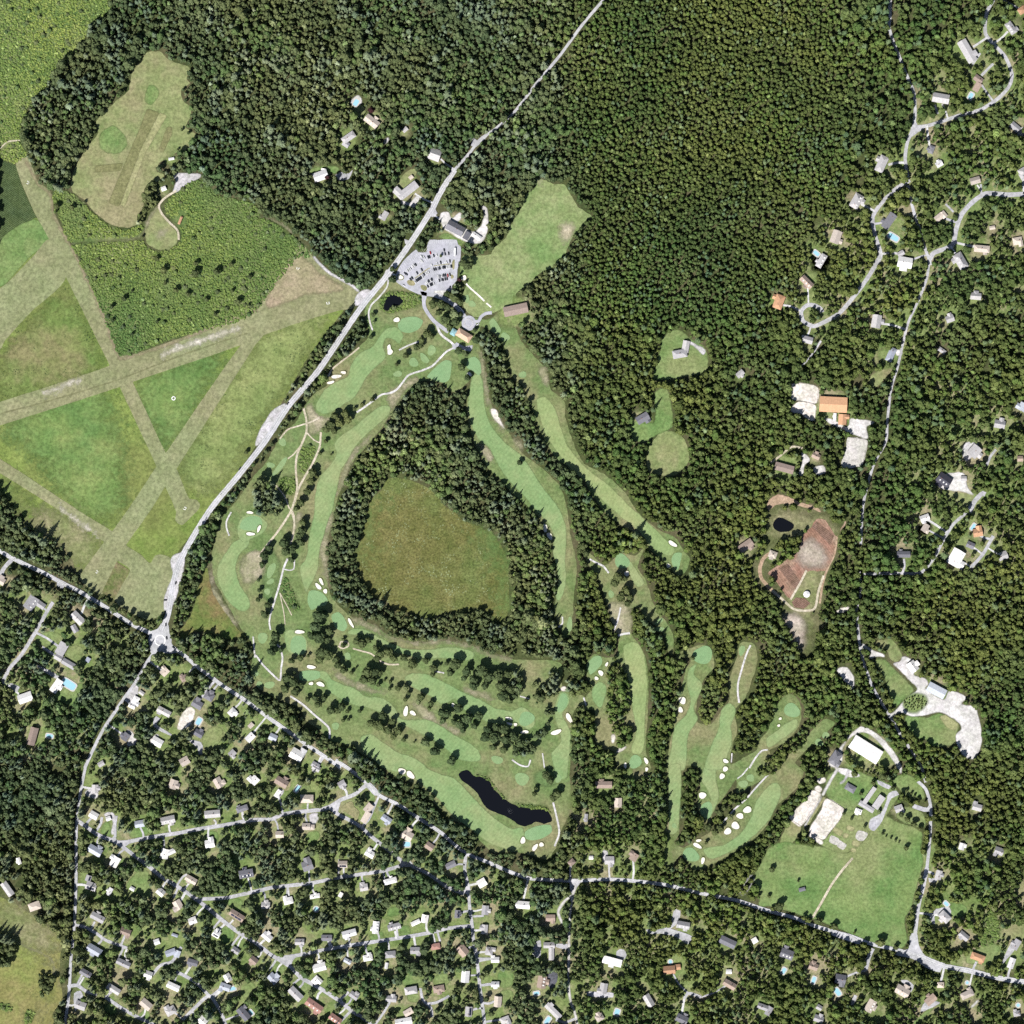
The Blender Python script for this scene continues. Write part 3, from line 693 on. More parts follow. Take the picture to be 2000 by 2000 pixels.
F rough golf_rough: 900,250 1000,190 1060,190 1250,280 1580,440 1740,480 1850,430 1932,470 1932,900 1890,720 1800,590 1700,530 1690,680 1740,950 1760,1080 1800,1170 1870,1280 1932,1380 1932,1780 1860,1700 1750,1600 1660,1430 1610,1290 1590,1110 1630,930 1500,1030 1400,960 1270,940 1150,1010 1060,1130 960,1280 830,1440 720,1570 640,1760 590,1932 580,2012 540,2132 520,2312 560,2552 640,2652 720,2722 900,2792 1000,2862 1220,2922 1400,2902 1620,2942 1760,3002 1932,3042 2302,3072 2312,3242 2370,3290 2490,3330 2550,3420 2400,3430 2390,3640 2370,3864 2370,4194 2300,4344 2270,4454 2200,4554 2110,4534 1932,4494 1800,4504 1700,4424 1600,4294 1500,4264 1440,4204 1370,4154 1260,4024 1180,3974 1050,3924 985,3880 960,3815 850,3785 760,3735 690,3690 560,3655 460,3560 380,3510 330,3415 170,3350 100,3310 0,3245 -40,3140 -22,2952 -132,2782 -252,2562 -322,2422 -332,2262 -312,2152 -242,1962 -150,1850 0,1640 60,1580 180,1380 300,1250 420,1060 545,960 560,880 780,680 850,600 820,420 870,300
@ 1000 500 t
F rough golf_rough: 0,480 70,640 180,770 260,860 290,1000 400,1100 400,1200 460,1400 540,1560 700,1650 850,1780 950,1932 1100,2062 1240,2132 1290,2222 1340,2282 1310,2382 1250,2412 1180,2332 1040,2212 990,2132 800,2012 700,1932 590,1780 530,1650 360,1550 240,1380 150,1150 80,980 0,900
F rough golf_rough: 0,1380 90,1500 230,1600 350,1720 390,1800 420,1932 440,2100 470,2232 490,2372 470,2532 460,2692 430,2872 400,2882 320,2672 350,2492 310,2172 240,2032 170,1932 60,1840 0,1780
@ 1000 1000 t
F rough golf_rough: 500,220 600,320 700,400 830,310 930,330 1000,270 950,410 1010,520 1080,720 1180,850 1220,950 1210,1080 1180,1060 1130,900 1000,800 960,720 870,740 900,800 900,920 960,1000 1010,1100 1030,1300 1020,1600 1010,1800 1050,1932 1030,1960 960,2000 900,1980 860,1932 800,1932 760,1800 640,1780 620,1480 560,1400 600,1330 570,1240 560,1150 620,1070 700,1100 790,1080 800,900 720,700 650,500 580,400
F rough golf_rough: 1370,1020 1440,1000 1510,1060 1520,1180 1450,1260 1400,1400 1400,1580 1500,1600 1580,1500 1640,1420 1640,1280 1700,1080 1720,990 1830,1000 1850,1130 1760,1400 1680,1500 1700,1640 1670,1740 1650,1900 1840,1800 1932,1770 1940,1960 1820,2062 1700,2120 1690,2020 1600,2152 1510,2262 1500,2402 1400,2232 1420,2082 1410,1932 1270,1932 1260,2432 1220,2492 1290,2532 1370,2492 1500,2412 1600,2352 1700,2232 1820,2102 1932,1992 2060,1860 2220,1700 2360,1560 2440,1590 2430,1610 2330,1700 2140,1890 2200,1960 2140,2092 1992,2222 1932,2352 1800,2492 1650,2582 1480,2672 1380,2702 1280,2592 1200,2672 1165,2672 1170,2492 1180,2082 1170,1932 1190,1750 1230,1580 1270,1400 1310,1200 1350,1100 1230,1110 1250,1070
@ 1500 1000 t
F rough golf_rough: 90,1420 150,1370 220,1400 250,1500 240,1600 150,1720 0,1800 -80,1820 -60,1720 0,1650 30,1560
W: -90,2000 -60,1900 100,1760 260,1640 280,1740 160,1860 0,2010
@ 1000 1000 t
W: 700,1480 720,1150 780,1090 860,1200 900,1400 870,1580 920,1680 860,1780 780,1750 740,1600 680,1500
W: 460,1500 560,1450 640,1620 620,1700 700,1800 680,1932 460,1932 450,1700
W: 430,1340 500,1400 420,1420 400,1360
W: 0,1190 60,1200 100,1270 60,1390 0,1400
W: 160,1300 270,1190 350,1200 370,1310 330,1400 250,1420 340,1530 270,1560 170,1440
W: 290,1560 270,1620 220,1720 170,1690 230,1620
W: 0,1720 120,1700 180,1800 120,1850 0,1840
@ 500 500 t
W: 0,1720 60,1670 140,1720 220,1820 200,1932 140,1960 0,1960
B: 380,1430 440,1450 400,1580 330,1640 340,1480
B: 170,1700 290,1660 290,1800 220,1780
B: 1060,270 1250,300 1250,360 1000,430 940,400 950,300
@ 0 1000 t
F reeds reed_meadow: 1500,560 1560,420 1600,600 1690,740 1790,880 1850,940 1720,960 1600,920 1480,900 1380,960 1360,900 1430,800 1480,660
@ 500 1000 t
B: 220,490 260,560 310,680 330,740 230,720 190,620
F marsh central_marsh: 840,30 800,180 760,300 780,430 820,540 890,640 990,680 1040,740 1180,760 1300,800 1400,770 1560,740 1660,720 1770,770 1850,830 1900,760 1910,600 1890,350 1810,190 1680,110 1560,60 1500,0 1440,-32 1300,-182 1150,-242 1000,-252 940,-162 860,-82
@ 500 1000 t
F meadowlush marsh_rim: 1640,90 1810,180 1890,340 1915,600 1905,770 1850,835 1800,780 1850,650 1840,450 1780,300 1650,170
F meadowlush marsh_rim: 850,0 810,170 770,290 785,420 840,420 830,300 860,180 900,20 960,-120 940,-170
@ 500 500 t
F water small_pond: 960,390 975,340 1000,300 1045,288 1080,305 1112,335 1085,372 1030,380 1000,412 975,408
@ 1500 1000 t
E water nursery_pond 112 100 74 56 0
@ 500 500 t
F fair fairway: 460,1100 520,1010 600,950 690,910 720,820 780,740 880,680 940,600 980,550 1070,540 1110,600 1080,660 1040,630 980,620 960,680 980,760 900,840 830,920 780,1010 740,1070 650,1130 560,1180 500,1190 450,1150
F green putting_green: 1090,480 1150,460 1210,460 1260,490 1230,550 1160,580 1100,570 1070,530
E sandwhite sand_bunker 1062 482 24 20 0
F sandwhite sand_bunker: 990,680 1010,665 1020,700 1035,720 1020,745 995,745 990,710
E sandwhite sand_bunker 660 880 24 12 -5
E sandwhite sand_bunker 605 910 38 16 10
E sandwhite sand_bunker 563 955 28 13 15
E sandwhite sand_bunker 1608 895 22 20 -30
E tee golf_tee 1190 803 36 34 0
F tee golf_tee: 1240,730 1270,740 1310,790 1290,810 1250,790
E tee golf_tee 1325 712 32 38 0
E tee golf_tee 1070 890 32 24 0
F green practice_green: 1290,910 1400,800 1440,785 1475,800 1460,930 1420,955 1330,930
E tee golf_tee 1630 362 28 24 0
F tee golf_tee: 1570,310 1600,290 1610,340 1590,360
F tee golf_tee: 1760,500 1790,470 1850,560 1830,590 1790,570
E tee golf_tee 1880 610 34 32 0
E tee golf_tee 200 1405 30 28 0
E tee golf_tee 180 1590 85 22 52
E tee golf_tee 110 1580 30 24 0
F green putting_green: 1600,780 1650,760 1690,800 1700,880 1680,900 1640,870 1590,840
F fair fairway: 1640,900 1700,900 1720,1100 1760,1250 1850,1380 1932,1450 1992,1500 2072,1600 2152,1730 2232,1830 2302,1932 2342,2082 2332,2332 2342,2412 2322,2532 2282,2612 2262,2572 2282,2492 2272,2352 2242,2232 2252,2132 2202,2012 2122,1932 2022,1810 1932,1720 1840,1600 1760,1450 1680,1380 1620,1250 1600,1120 1620,980
F fair fairway: 590,1420 650,1350 740,1290 860,1190 950,1130 1010,1140 1000,1200 900,1290 820,1360 740,1450 690,1540 640,1620 620,1720 590,1850 570,1932 540,2000 520,2082 480,2212 470,2332 440,2432 400,2492 380,2552 340,2412 330,2352 380,2272 400,2132 420,2032 440,1932 450,1780 490,1660 560,1580 610,1490
R path cart_path 3.6 1: 1500,690 1440,720 1390,770 1330,830 1250,865 1150,900 1110,950 1060,1010 1010,1035 950,1045 900,1080 820,1140 760,1180
R path cart_path 3 1: 1230,645 1150,675 1080,710
R path cart_path 3 1: 880,560 860,500 850,430 870,370 930,310 990,230 1000,150
R dirt worn_path 3 1: 545,910 570,860 640,800 720,740 780,690
R dirt worn_path 3 1: 180,1380 240,1310 330,1280 420,1250 480,1220
R dirt worn_path 4 1: 360,1150 380,1240 380,1330 340,1430 310,1500 300,1600 310,1750 290,1850 260,1932 170,2072 60,2212 20,2272
R dirt worn_path 2.5 1: 340,1430 280,1500 240,1530
R dirt worn_path 4 1: 490,1330 480,1440 430,1560 360,1680 320,1760 290,1860
R dirt worn_path 2.5 1: 380,1330 440,1390 480,1410
R dirt worn_path 2.5 1: 150,1730 220,1820 250,1900 280,1932 290,2000 270,2150
F dirtgreen bare_ground: 380,1140 420,1100 440,1180 500,1220 560,1230 500,1300 400,1350 390,1250
F dirtgreen bare_ground: 1700,700 1740,950 1760,1080 1800,1170 1870,1280 1900,1330 1850,1300 1770,1180 1730,1050 1700,900 1690,760
F sandpale bare_ground: 1770,1150 1810,1160 1860,1270 1932,1370 1870,1300 1790,1220
F dirtgreen bare_ground: 1700,1420 1760,1460 1790,1540 1760,1550 1690,1450
F dirtgreen bare_ground: 1000,1040 1200,920 1240,930 1120,1010 1060,1110 1000,1200 940,1270 820,1420 720,1540 690,1640 620,1800 600,1800 640,1700 680,1570 740,1460 870,1340 990,1220 1010,1130
@ 500 1000 t
R dirt worn_path 3.5 1: 270,0 290,80 280,180 260,240
F dirtgreen bare_ground: 300,30 350,0 330,60 300,120 280,200 270,150
F dirtgreen bare_ground: 560,0 590,0 540,200 530,380 560,600 520,480 500,380 490,240 530,120
R path cart_path 3.6 1: 240,350 210,420 180,540 150,640 110,770
R path cart_path 2.5 1: 210,430 250,440 285,430 290,360
R path cart_path 3 1: 110,770 100,830 110,890
R path cart_path 3.5 1: 0,1080 50,1150 130,1230 180,1270 190,1180 200,1100 180,1020 160,1000
R path cart_path 3.8 1: 260,1390 350,1450 440,1530 550,1630 555,1710
R dirt worn_path 2 1: 180,610 210,760 220,850
R dirt worn_path 2 1: 180,610 230,700 270,780
R dirt worn_path 3 1: 630,1010 640,980 690,980 700,1010 650,1030 620,1010
R dirt worn_path 3 1: 730,1030 800,1050 870,1070 930,1120 1000,1150 1080,1150
R path cart_path 2.5 1: 1340,1200 1420,1215
F dirtgreen bare_ground: 720,790 880,860 1000,930 1220,980 1400,970 1620,1010 1760,1070 1932,1110 1932,1130 1740,1080 1600,1020 1400,990 1220,1000 1000,950 860,880 720,820
F dirtgreen bare_ground: 560,1160 660,1240 760,1290 900,1340 1000,1370 880,1360 740,1320 620,1250
F dirtgreen bare_ground: 1540,1300 1640,1350 1760,1380 1820,1420 1700,1400 1600,1360
F dirtgreen bare_ground: 1180,1420 1280,1480 1360,1560 1480,1620 1600,1680 1500,1670 1380,1600 1240,1550 1200,1480
F green putting_green: 400,600 440,590 500,610 540,660 530,700 460,720 420,740 390,680
E sandwhite sand_bunker 492 525 30 14 -60
E sandwhite sand_bunker 470 562 30 17 -50
E sandwhite sand_bunker 523 598 18 18 0
F green putting_green: 570,780 620,755 660,790 690,860 660,900 610,880 580,830
E sandwhite sand_bunker 715 837 40 13 -60
F fair fairway: 690,900 760,880 830,890 900,930 1000,980 1120,1030 1300,1040 1450,1020 1600,1040 1650,1070 1620,1120 1500,1110 1380,1100 1260,1110 1160,1080 1060,1060 960,1000 880,950 800,920 700,925
F fair green_apron: 220,900 280,890 350,925 385,970 380,1060 330,1085 250,1060 220,980
F green putting_green: 270,960 300,935 350,940 375,970 370,1060 320,1075 265,1050 260,1000
E sandwhite sand_bunker 328 905 40 15 -5
F green putting_green: 330,1210 400,1195 480,1205 480,1250 400,1275 330,1265
F fair fairway: 480,1200 530,1210 580,1270 680,1310 760,1340 820,1390 940,1400 1010,1440 1060,1500 1090,1560 1160,1570 1300,1570 1400,1620 1490,1680 1600,1740 1680,1800 1690,1870 1650,1880 1540,1870 1400,1760 1290,1690 1180,1640 1080,1590 980,1530 860,1480 760,1460 640,1410 550,1350 530,1280 480,1250
E sandwhite sand_bunker 415 1170 38 15 -10
E sandwhite sand_bunker 416 1295 18 15 0
E sandwhite sand_bunker 487 1300 34 17 -28
E sandwhite sand_bunker 1130 1505 40 19 85
E sandwhite sand_bunker 1183 1518 26 17 -25
E sandwhite sand_bunker 1490 1460 20 16 -45
E sandwhite sand_bunker 1610 1518 18 8 -15
E sandwhite sand_bunker 1910 1558 28 12 -20
E sandwhite sand_bunker 1915 1598 26 11 -20
F fair fairway: 1120,1250 1170,1220 1260,1220 1350,1250 1450,1300 1560,1360 1700,1420 1800,1480 1932,1500 2012,1470 2092,1540 2102,1600 2062,1640 1992,1610 1932,1570 1840,1600 1740,1580 1650,1540 1560,1480 1500,1410 1410,1450 1330,1400 1240,1350 1170,1310
E green putting_green 2042 1560 60 52 0
F fair fairway: 790,1700 870,1680 960,1740 1080,1820 1180,1850 1260,1900 1290,1932 1400,1980 1500,2012 1600,2112 1700,2222 1800,2312 1932,2392 2012,2382 2022,2492 1962,2552 1850,2532 1750,2492 1650,2412 1500,2302 1400,2192 1280,2072 1160,1990 960,1932 860,1850 800,1790
E tee golf_tee 115 440 60 28 62
E tee golf_tee 110 525 28 20 30
E tee golf_tee 85 600 24 22 0
E tee golf_tee 50 950 40 38 0
E tee golf_tee 102 1305 38 28 10
E tee golf_tee 25 1300 24 22 0
E tee golf_tee 0 1220 20 22 0
E tee golf_tee 690 1088 28 26 0
E tee golf_tee 600 1615 30 26 0
E tee golf_tee 1820 1870 42 32 -20
F roughdark dark_rough: 60,330 130,270 160,360 190,390 150,560 110,700 60,640 60,480
@ 0 1000 t
F dirtgreen bare_ground: 1810,400 1870,320 1932,290 2000,320 1990,420 1932,520 1860,540 1830,490
F dirtgreen bare_ground: 1610,320 1600,420 1620,560 1690,700 1800,850 1780,860 1660,720 1595,560 1590,400
R path cart_path 3 1: 1745,0 1710,70 1710,120 1730,180
R path cart_path 3 1: 1910,940 1920,1050 1925,1100
F fair fairway: 1690,330 1760,230 1820,200 1860,150 1880,240 1800,330 1780,440 1810,550 1870,640 1890,700 1860,745 1800,740 1740,690 1680,600 1640,500 1650,400
F fair green_apron: 1790,130 1820,50 1880,10 1960,30 2020,90 1990,150 1900,200 1850,230 1810,210
F green putting_green: 1810,120 1830,60 1890,30 1960,40 1980,90 1940,130 1870,140
E sandwhite sand_bunker 1885 4 28 12 0
E sandwhite sand_bunker 1890 166 34 15 0
E sandwhite sand_bunker 1954 126 30 13 65
@ 500 1500 t
E sandwhite sand_bunker 1102 24 34 22 -20
E sandwhite sand_bunker 1165 52 36 24 -40
F water golf_pond: 1530,40 1590,15 1650,60 1740,80 1790,150 1850,220 1932,270 2012,300 2102,310 2172,310 2222,350 2232,400 2182,420 2112,410 2032,440 1972,420 1932,390 1850,350 1770,320 1720,280 1680,200 1620,140 1550,90
B: 1650,50 1740,65 1800,140 1900,240 1880,240 1780,140 1730,80
B: 1932,250 2012,275 2172,290 2240,340 2215,340 2170,312 2010,300
@ 1000 1500 t
F roughdark dark_rough: 160,100 200,20 330,10 370,70 330,130 200,130
F green putting_green: 100,480 180,440 290,430 300,480 230,530 150,545 100,530
E sandwhite sand_bunker 82 547 20 28 0
E sandwhite sand_bunker 173 600 32 17 60
E sandwhite sand_bunker 222 578 20 17 -40
E tee golf_tee 75 82 58 44 -20
E tee golf_tee 350 80 25 30 0
E tee golf_tee 1225 435 20 18 0
R path cart_path 3.6 1: 310,260 330,340 350,430 355,500 320,590
F fair fairway: 1190,-20 1270,-20 1250,480 1190,500 1185,200
F fair fairway: 1460,-20 1530,-20 1540,100 1560,220 1520,330 1470,390 1440,330 1500,250 1470,150 1430,100
E green putting_green 1468 318 42 70 0
E sandwhite sand_bunker 1437 207 32 24 -10
E sandwhite sand_bunker 1610 8 22 20 0
E sandwhite sand_bunker 1585 62 22 22 0
E sandwhite sand_bunker 1776 316 32 27 0
E sandwhite sand_bunker 1720 362 30 22 0
E sandwhite sand_bunker 1685 435 32 29 0
E sandwhite sand_bunker 1628 478 28 27 0
E sandwhite sand_bunker 1408 548 24 11 5
E sandwhite sand_bunker 1398 586 36 17 -25
E sandwhite sand_bunker 1440 698 16 26 -10
E sandwhite sand_bunker 1016 10 14 16 0
E green putting_green 1350 655 64 50 -10
F fair fairway: 1450,610 1600,580 1720,500 1800,380 1850,240 1932,140 1982,110 2022,130 2022,220 1972,330 1932,400 1840,500 1700,600 1560,670 1480,680
R path cart_path 3.2 1: 1932,50 1830,160 1760,240 1680,310 1610,390 1560,440
R path cart_path 2.5 1: 1780,0 1740,50 1700,80
E tee golf_tee 1800 75 32 26 0
E tee golf_tee 1745 120 34 30 0
@ 1000 500 t
F fairgold fairway: 190,1080 250,1060 330,1170 370,1300 420,1430 520,1560 620,1650 720,1720 850,1850 940,1932 1080,2062 1180,2162 1230,2212 1200,2262 1150,2252 1050,2192 980,2102 880,2012 790,1940 640,1800 560,1700 430,1600 360,1500 270,1380 220,1250 190,1150
E tee golf_tee 80 895 28 26 0
F dirtgreen bare_ground: 200,830 260,860 270,980 240,960
F dirtgreen bare_ground: 0,1380 60,1400 100,1490 60,1450
F roughdark tree_ring: 20,1590 50,1560 90,1580 85,1630 40,1640
@ 1000 1000 t
F dirtgreen bare_ground: 730,700 850,690 900,780 890,910 800,920 760,850
E sandwhite sand_bunker 250 120 19 32 10
E sandwhite sand_bunker 285 182 32 19 -50
E tee golf_tee 435 850 20 60 0
F green putting_green: 1230,310 1280,310 1270,380 1250,440 1210,400 1205,350
E sandwhite sand_bunker 1212 240 36 18 -30
E sandwhite sand_bunker 1180 405 16 19 0
E green putting_green 830 372 54 58 0
E sandwhite sand_bunker 865 465 22 20 0
F fair fairway: 890,370 930,420 980,500 1000,540 950,570 900,500 880,430
E tee golf_tee 748 620 20 30 0
E tee golf_tee 1115 885 36 20 0
E tee golf_tee 1110 825 36 18 30
F green putting_green: 570,1150 620,1090 670,1090 680,1140 630,1200 590,1225
E sandwhite sand_bunker 670 1215 26 17 -45
E sandwhite sand_bunker 637 1256 16 16 0
E sandwhite sand_bunker 714 1150 11 20 -20
F fair fairway: 620,1310 670,1280 710,1320 700,1400 670,1480 620,1440 600,1370
F fairgold fairway: 840,1020 900,980 960,1000 1000,1090 1020,1300 1000,1600 1000,1750 970,1830 900,1810 940,1650 910,1500 900,1350 860,1180
E green putting_green 930 1885 48 50 0
E sandwhite sand_bunker 1012 1878 30 14 -60
E sandwhite sand_bunker 855 1912 14 22 0
E sandpale waste_bunker 825 1790 50 13 30
E sandpale waste_bunker 764 1710 13 40 0
E sandpale waste_bunker 390 1335 22 18 0
E green putting_green 1440 1080 70 72 0
F fair fairway: 1400,1140 1370,1220 1440,1310 1400,1400 1370,1480 1400,1560 1330,1680 1300,1940 1180,1940 1200,1800 1230,1620 1320,1520 1350,1420 1320,1300 1330,1200
E sandwhite sand_bunker 1285 1422 32 26 -30
E sandwhite sand_bunker 1271 1493 20 23 0
F fair fairway: 1580,1500 1640,1440 1690,1500 1650,1620 1660,1740 1620,1850 1600,1935 1460,1935 1500,1780 1560,1640
E sandwhite sand_bunker 1612 1880 22 17 -20
E sandwhite sand_bunker 430 1555 40 20 -60
E sandwhite sand_bunker 333 1662 40 20 20
E sandwhite sand_bunker 25 1604 15 15 0
E sandwhite sand_bunker 95 1660 32 14 0
F fair green_apron: 330,1440 370,1360 420,1370 430,1440 380,1530 440,1650 440,1720 380,1720 390,1620 330,1560
E green putting_green 380 1440 38 70 -12
E tee golf_tee 1735 1045 20 45 -15
R path cart_path 3.6 1: 1800,1005 1770,1070 1730,1200 1705,1300 1705,1380 1715,1440
R path cart_path 3.6 1: 585,355 630,380 690,410 730,460
R path cart_path 3.2 1: 820,720 800,810 770,890
R path cart_path 4 1: 800,935 840,920 890,915
R path cart_path 3 1: 540,1400 560,1460
R path cart_path 3 1: 380,790 380,840 350,870
R path cart_path 3 1: 1932,1795 1890,1800 1840,1850 1790,1932
R path cart_path 3 1: 0,1870 60,1910 120,1920 140,1870
R path cart_path 2.5 1: 60,1390 130,1410
R path cart_path 2.5 1: 1660,1820 1655,1890
R path cart_path 2.5 1: 230,1820 245,1932
@ 1500 1000 t
E green putting_green 180 1497 60 54 0
F fair fairway: 70,1650 130,1600 220,1560 220,1620 100,1720 0,1780 -10,1710
E sandwhite sand_bunker 92 1560 12 12 0
E sandwhite sand_bunker 80 1612 12 12 0
E tee golf_tee 435 1685 28 24 0
E tee golf_tee 385 1740 32 28 0
R path cart_path 3 1: 0,1795 -45,1800 -90,1850 -140,1932
@ 1000 1000 t
F fair fairway: 330,1560 390,1570 440,1660 435,1800 420,1932 410,2010 340,2010 320,1932 300,1820 370,1730
@ 500 500 t
R gravel airfield_lane 5 1: 430,0 490,70 560,130 640,175 720,220 780,270
F gravel lay_by: 780,270 850,250 870,270 800,350 750,380 745,330
F gravel lay_by: 230,1110 130,1160 60,1260 10,1360 0,1440 60,1380 150,1250
@ 1500 0 t
Z the northeast wooded lanes
H 1830,215 100 50 -55 g
H 1500,390 190 70 -60 g
H 1585,600 70 45 -35 b
+ 1575,660 70 45 60
H 1300,745 130 70 -10 g
H 1860,960 80 50 -40 g
H 1230,1130 60 40 70 d
H 1290,1240 50 40 30 w
H 1915,80 60 50 35 o
Q 1530,725 50 30 60
Z the curling east lane
H 855,1240 130 65 65 g
H 665,1520 115 70 60 g
H 910,1670 130 60 55 d
H 510,1790 100 70 70 t
H 400,1970 110 45 60 g
H 290,2130 110 50 -45 b
H 80,2280 110 70 70 o
H 290,2565 90 50 -15 g
Q 945,1790 85 40 -32
Q 365,1912 50 28 -40
Z the lane east of the curling lane
H 1290,1640 70 45 40 t
+ 1322,1622 50 40 -50
H 1560,1365 75 50 15 t
H 1690,1720 40 25 10 t
H 1880,1820 70 55 10 t
H 1610,1880 120 50 -5 t
H 1920,1300 60 60 30 g
H 1000,1915 50 35 30 g
@ 1500 500 t
H 1450,40 130 70 -60 g
H 1030,50 110 80 -10 w
H 815,495 100 70 80 g
H 925,745 110 50 65 e
H 1565,305 80 50 -5 g
H 1370,475 60 50 20 g
H 1310,715 60 30 -35 g
Z the riding stables in the wood
H 490,1122 215 118 -3 o
H 560,1235 80 60 87 o
H 120,1600 150 60 -15 b
H 360,1510 60 40 -25 b
H 503,1215 55 18 87 w
Z the far east edge of the wood
H 1745,1270 80 60 -10 g
H 1325,1690 110 80 -35 k
H 1475,1680 40 35 0 g
H 1555,1475 90 80 50 g
H 1920,1140 60 60 60 e
H 1900,1530 40 40 0 b
@ 1000 500 t
Z the clearing in the east wood
H 1265,740 110 60 10 g
+ 1310,685 90 50 80
H 985,1225 100 60 30 d
H 1720,890 60 40 40 g
F haylush lawn: 1060,930 1090,820 1120,700 1150,600 1260,555 1340,620 1460,700 1470,860 1330,905 1200,930
F gravel house_drive: 1310,630 1460,710 1445,750 1370,680 1330,660
F haylush lawn: 1080,1030 1170,1000 1215,1280 1140,1330 1100,1345 1000,1400 910,1390 900,1250 1000,1260 1080,1250
F hay lawn: 1035,1440 1150,1320 1290,1370 1335,1540 1220,1660 1030,1620
@ 1500 1000 t
Z the lanes at the east edge
H 1180,45 70 45 20 w
H 1185,120 60 45 60 t
H 1580,155 70 60 10 o
H 1525,250 60 45 -25 d
H 1415,345 130 100 60 w
H 1770,330 70 60 20 g
H 1020,320 100 45 0 d
Q 1548,112 50 22 55
Z the plant nursery
H -170,255 120 60 35 b
H 35,320 50 60 70 t
Z the garden centre yard
H 1268,1345 150 75 -28 e
H 1090,1165 80 65 -55 w
Z the horse farm
H 735,1790 255 112 -32 w
H 505,1855 110 70 55 d
@ 1500 1500 t
H 620,150 80 50 -30 d
H 762,205 150 30 55 g
+ 740,290 130 35 -32
+ 832,255 110 50 55
H 680,325 50 35 -20 w
H 985,305 60 50 20 g
Z the southeast road corner
H 1575,295 50 70 75 g
H 1460,590 50 40 75 w
H 1740,625 55 65 70 g
H 1285,805 70 45 75 g
H 1330,1120 90 60 -45 g
H 1475,1265 80 45 -40 g
H 1580,1425 110 50 -20 o
H 1870,1330 80 50 60 g
H 1835,1470 80 45 70 w
Z the southeast corner lots
H 140,1400 100 70 -20 d
H 340,1495 70 50 -20 b
H 545,1590 70 80 80 d
H 1010,1680 110 70 -30 t
H 770,1790 100 60 60 t
H 1500,1705 100 50 25 t
H 1225,1745 90 55 40 b
H 385,1805 40 35 -30 g
H 380,1890 70 50 -20 g
H 1875,1850 50 40 10 g
H 1300,1635 50 40 0 t
H 5,1830 70 40 60 g
Q 118,1530 45 28 60
Q 345,1600 50 26 70
Q 525,1690 60 34 -55
Q 1345,1025 40 24 -45
Q 1503,1620 22 22 0
Q 1887,1790 26 26 0
@ 1000 1500 t
Z the lots north of the village road
H 690,125 130 50 0 b
H 800,260 70 55 90 t
H 558,375 60 22 85 g
H 735,695 70 60 0 g
H 920,670 60 55 60 b
H 450,710 50 40 40 b
H 596,675 30 24 0 w
Z the narrow white lane
H 80,1030 110 55 -5 w
H 290,1130 70 50 0 b
H 280,1335 85 42 0 g
+ 297,1400 95 38 90
H 225,1610 95 65 80 b
H 310,1830 150 45 -45 g
Q 268,1905 60 30 55
Q 185,1700 40 24 10
Z the wooded south lots
H 1290,1182 100 52 -10 g
H 755,1455 150 55 -15 w
H 1625,1310 130 60 -25 d
H 1830,1300 40 40 30 w
H 690,1660 80 55 80 g
H 1185,1520 90 60 5 o
+ 1247,1500 45 40 5
H 1030,1750 100 55 -60 g
H 660,1880 60 50 30 t
H 1280,1890 90 60 -25 d
H 1640,1630 100 50 -30 b
H 1890,1800 80 40 -20 g
H 1635,1535 40 30 0 w
Q 793,1842 46 36 70
Q 1195,1462 26 26 0
@ 0 1000 t
Z the estate lane west of the roundabout
H 240,685 110 80 55 g
+ 310,700 70 45 -35
H 590,800 110 60 -45 g
+ 565,880 60 40 -60
H 470,1030 100 70 60 g
+ 445,1095 60 50 -30
+ 520,1145 110 45 -30
H 430,1310 110 55 55 w
H 195,1400 110 70 20 w
H 250,1690 140 60 75 b
H 665,1115 35 30 60 e
H 10,520 50 60 60 t
Q 520,1300 110 55 -32
Q 375,1690 50 26 -10
Z the lots south of the roundabout
H 1245,1205 60 50 45 t
H 1390,1255 50 45 30 b
H 1490,1450 80 60 -30 d
H 1580,1390 70 60 -30 d
H 1755,1510 60 50 45 w
H 1240,1505 110 45 -28 g
H 1025,1420 60 45 60 w
H 1000,1460 50 40 -25 w
H 1070,1365 40 25 -35 g
H 950,1695 60 50 55 d
H 1190,1735 80 60 -30 w
H 1500,1670 70 50 -30 d
H 1395,1880 70 60 30 t
H 1755,1820 50 45 45 g
H 1890,1700 70 50 45 w
H 1895,1610 40 30 45 t
H 765,1900 45 35 30 g
Q 1500,1580 55 35 60
F sandpale bare_lot: 1340,1640 1370,1530 1430,1470 1470,1500 1440,1600 1390,1640
F haylush lawn: 1540,1680 1600,1620 1680,1640 1650,1750 1560,1800 1530,1760
F haylush lawn: 1200,1480 1280,1430 1330,1500 1280,1560
F haylush lawn: 400,1380 620,1290 630,1330 570,1420 560,1460 470,1440
F haylush lawn: 260,950 370,900 520,960 460,980 330,1010
F haylush lawn: 500,1060 560,1000 630,1040 590,1130 530,1110
F drive house_drive: 320,1010 410,1070 410,1090 320,1030
F drive house_drive: 280,1150 450,1240 430,1260 280,1170
F gravelw house_drive: 950,1640 1000,1660 1030,1740 990,1790 960,1750 980,1690
F drive house_drive: 1180,1540 1210,1560 1180,1600 1300,1680 1290,1690 1160,1620 1160,1560
F drive house_drive: 1420,1720 1520,1740 1530,1830 1500,1830 1490,1780
F gravelw house_drive: 1130,1720 1190,1670 1200,1700 1160,1760
F drive house_drive: 70,1290 150,1320 130,1360 90,1330
F gravel house_drive: 1000,1340 1040,1300 1040,1380 990,1430 940,1410
@ 0 1500 t
Z the lots beside the west lane
H 720,155 60 48 90 g
H 710,355 65 50 -30 w
H 820,380 35 30 20 w
H 1055,420 70 50 10 e
H 1270,390 110 55 12 g
H 1605,345 120 55 5 g
H 1310,120 70 60 70 t
H 1650,110 80 60 -60 t
H 1830,305 90 40 20 d
F haylush lawn: 760,480 800,400 830,420 830,520
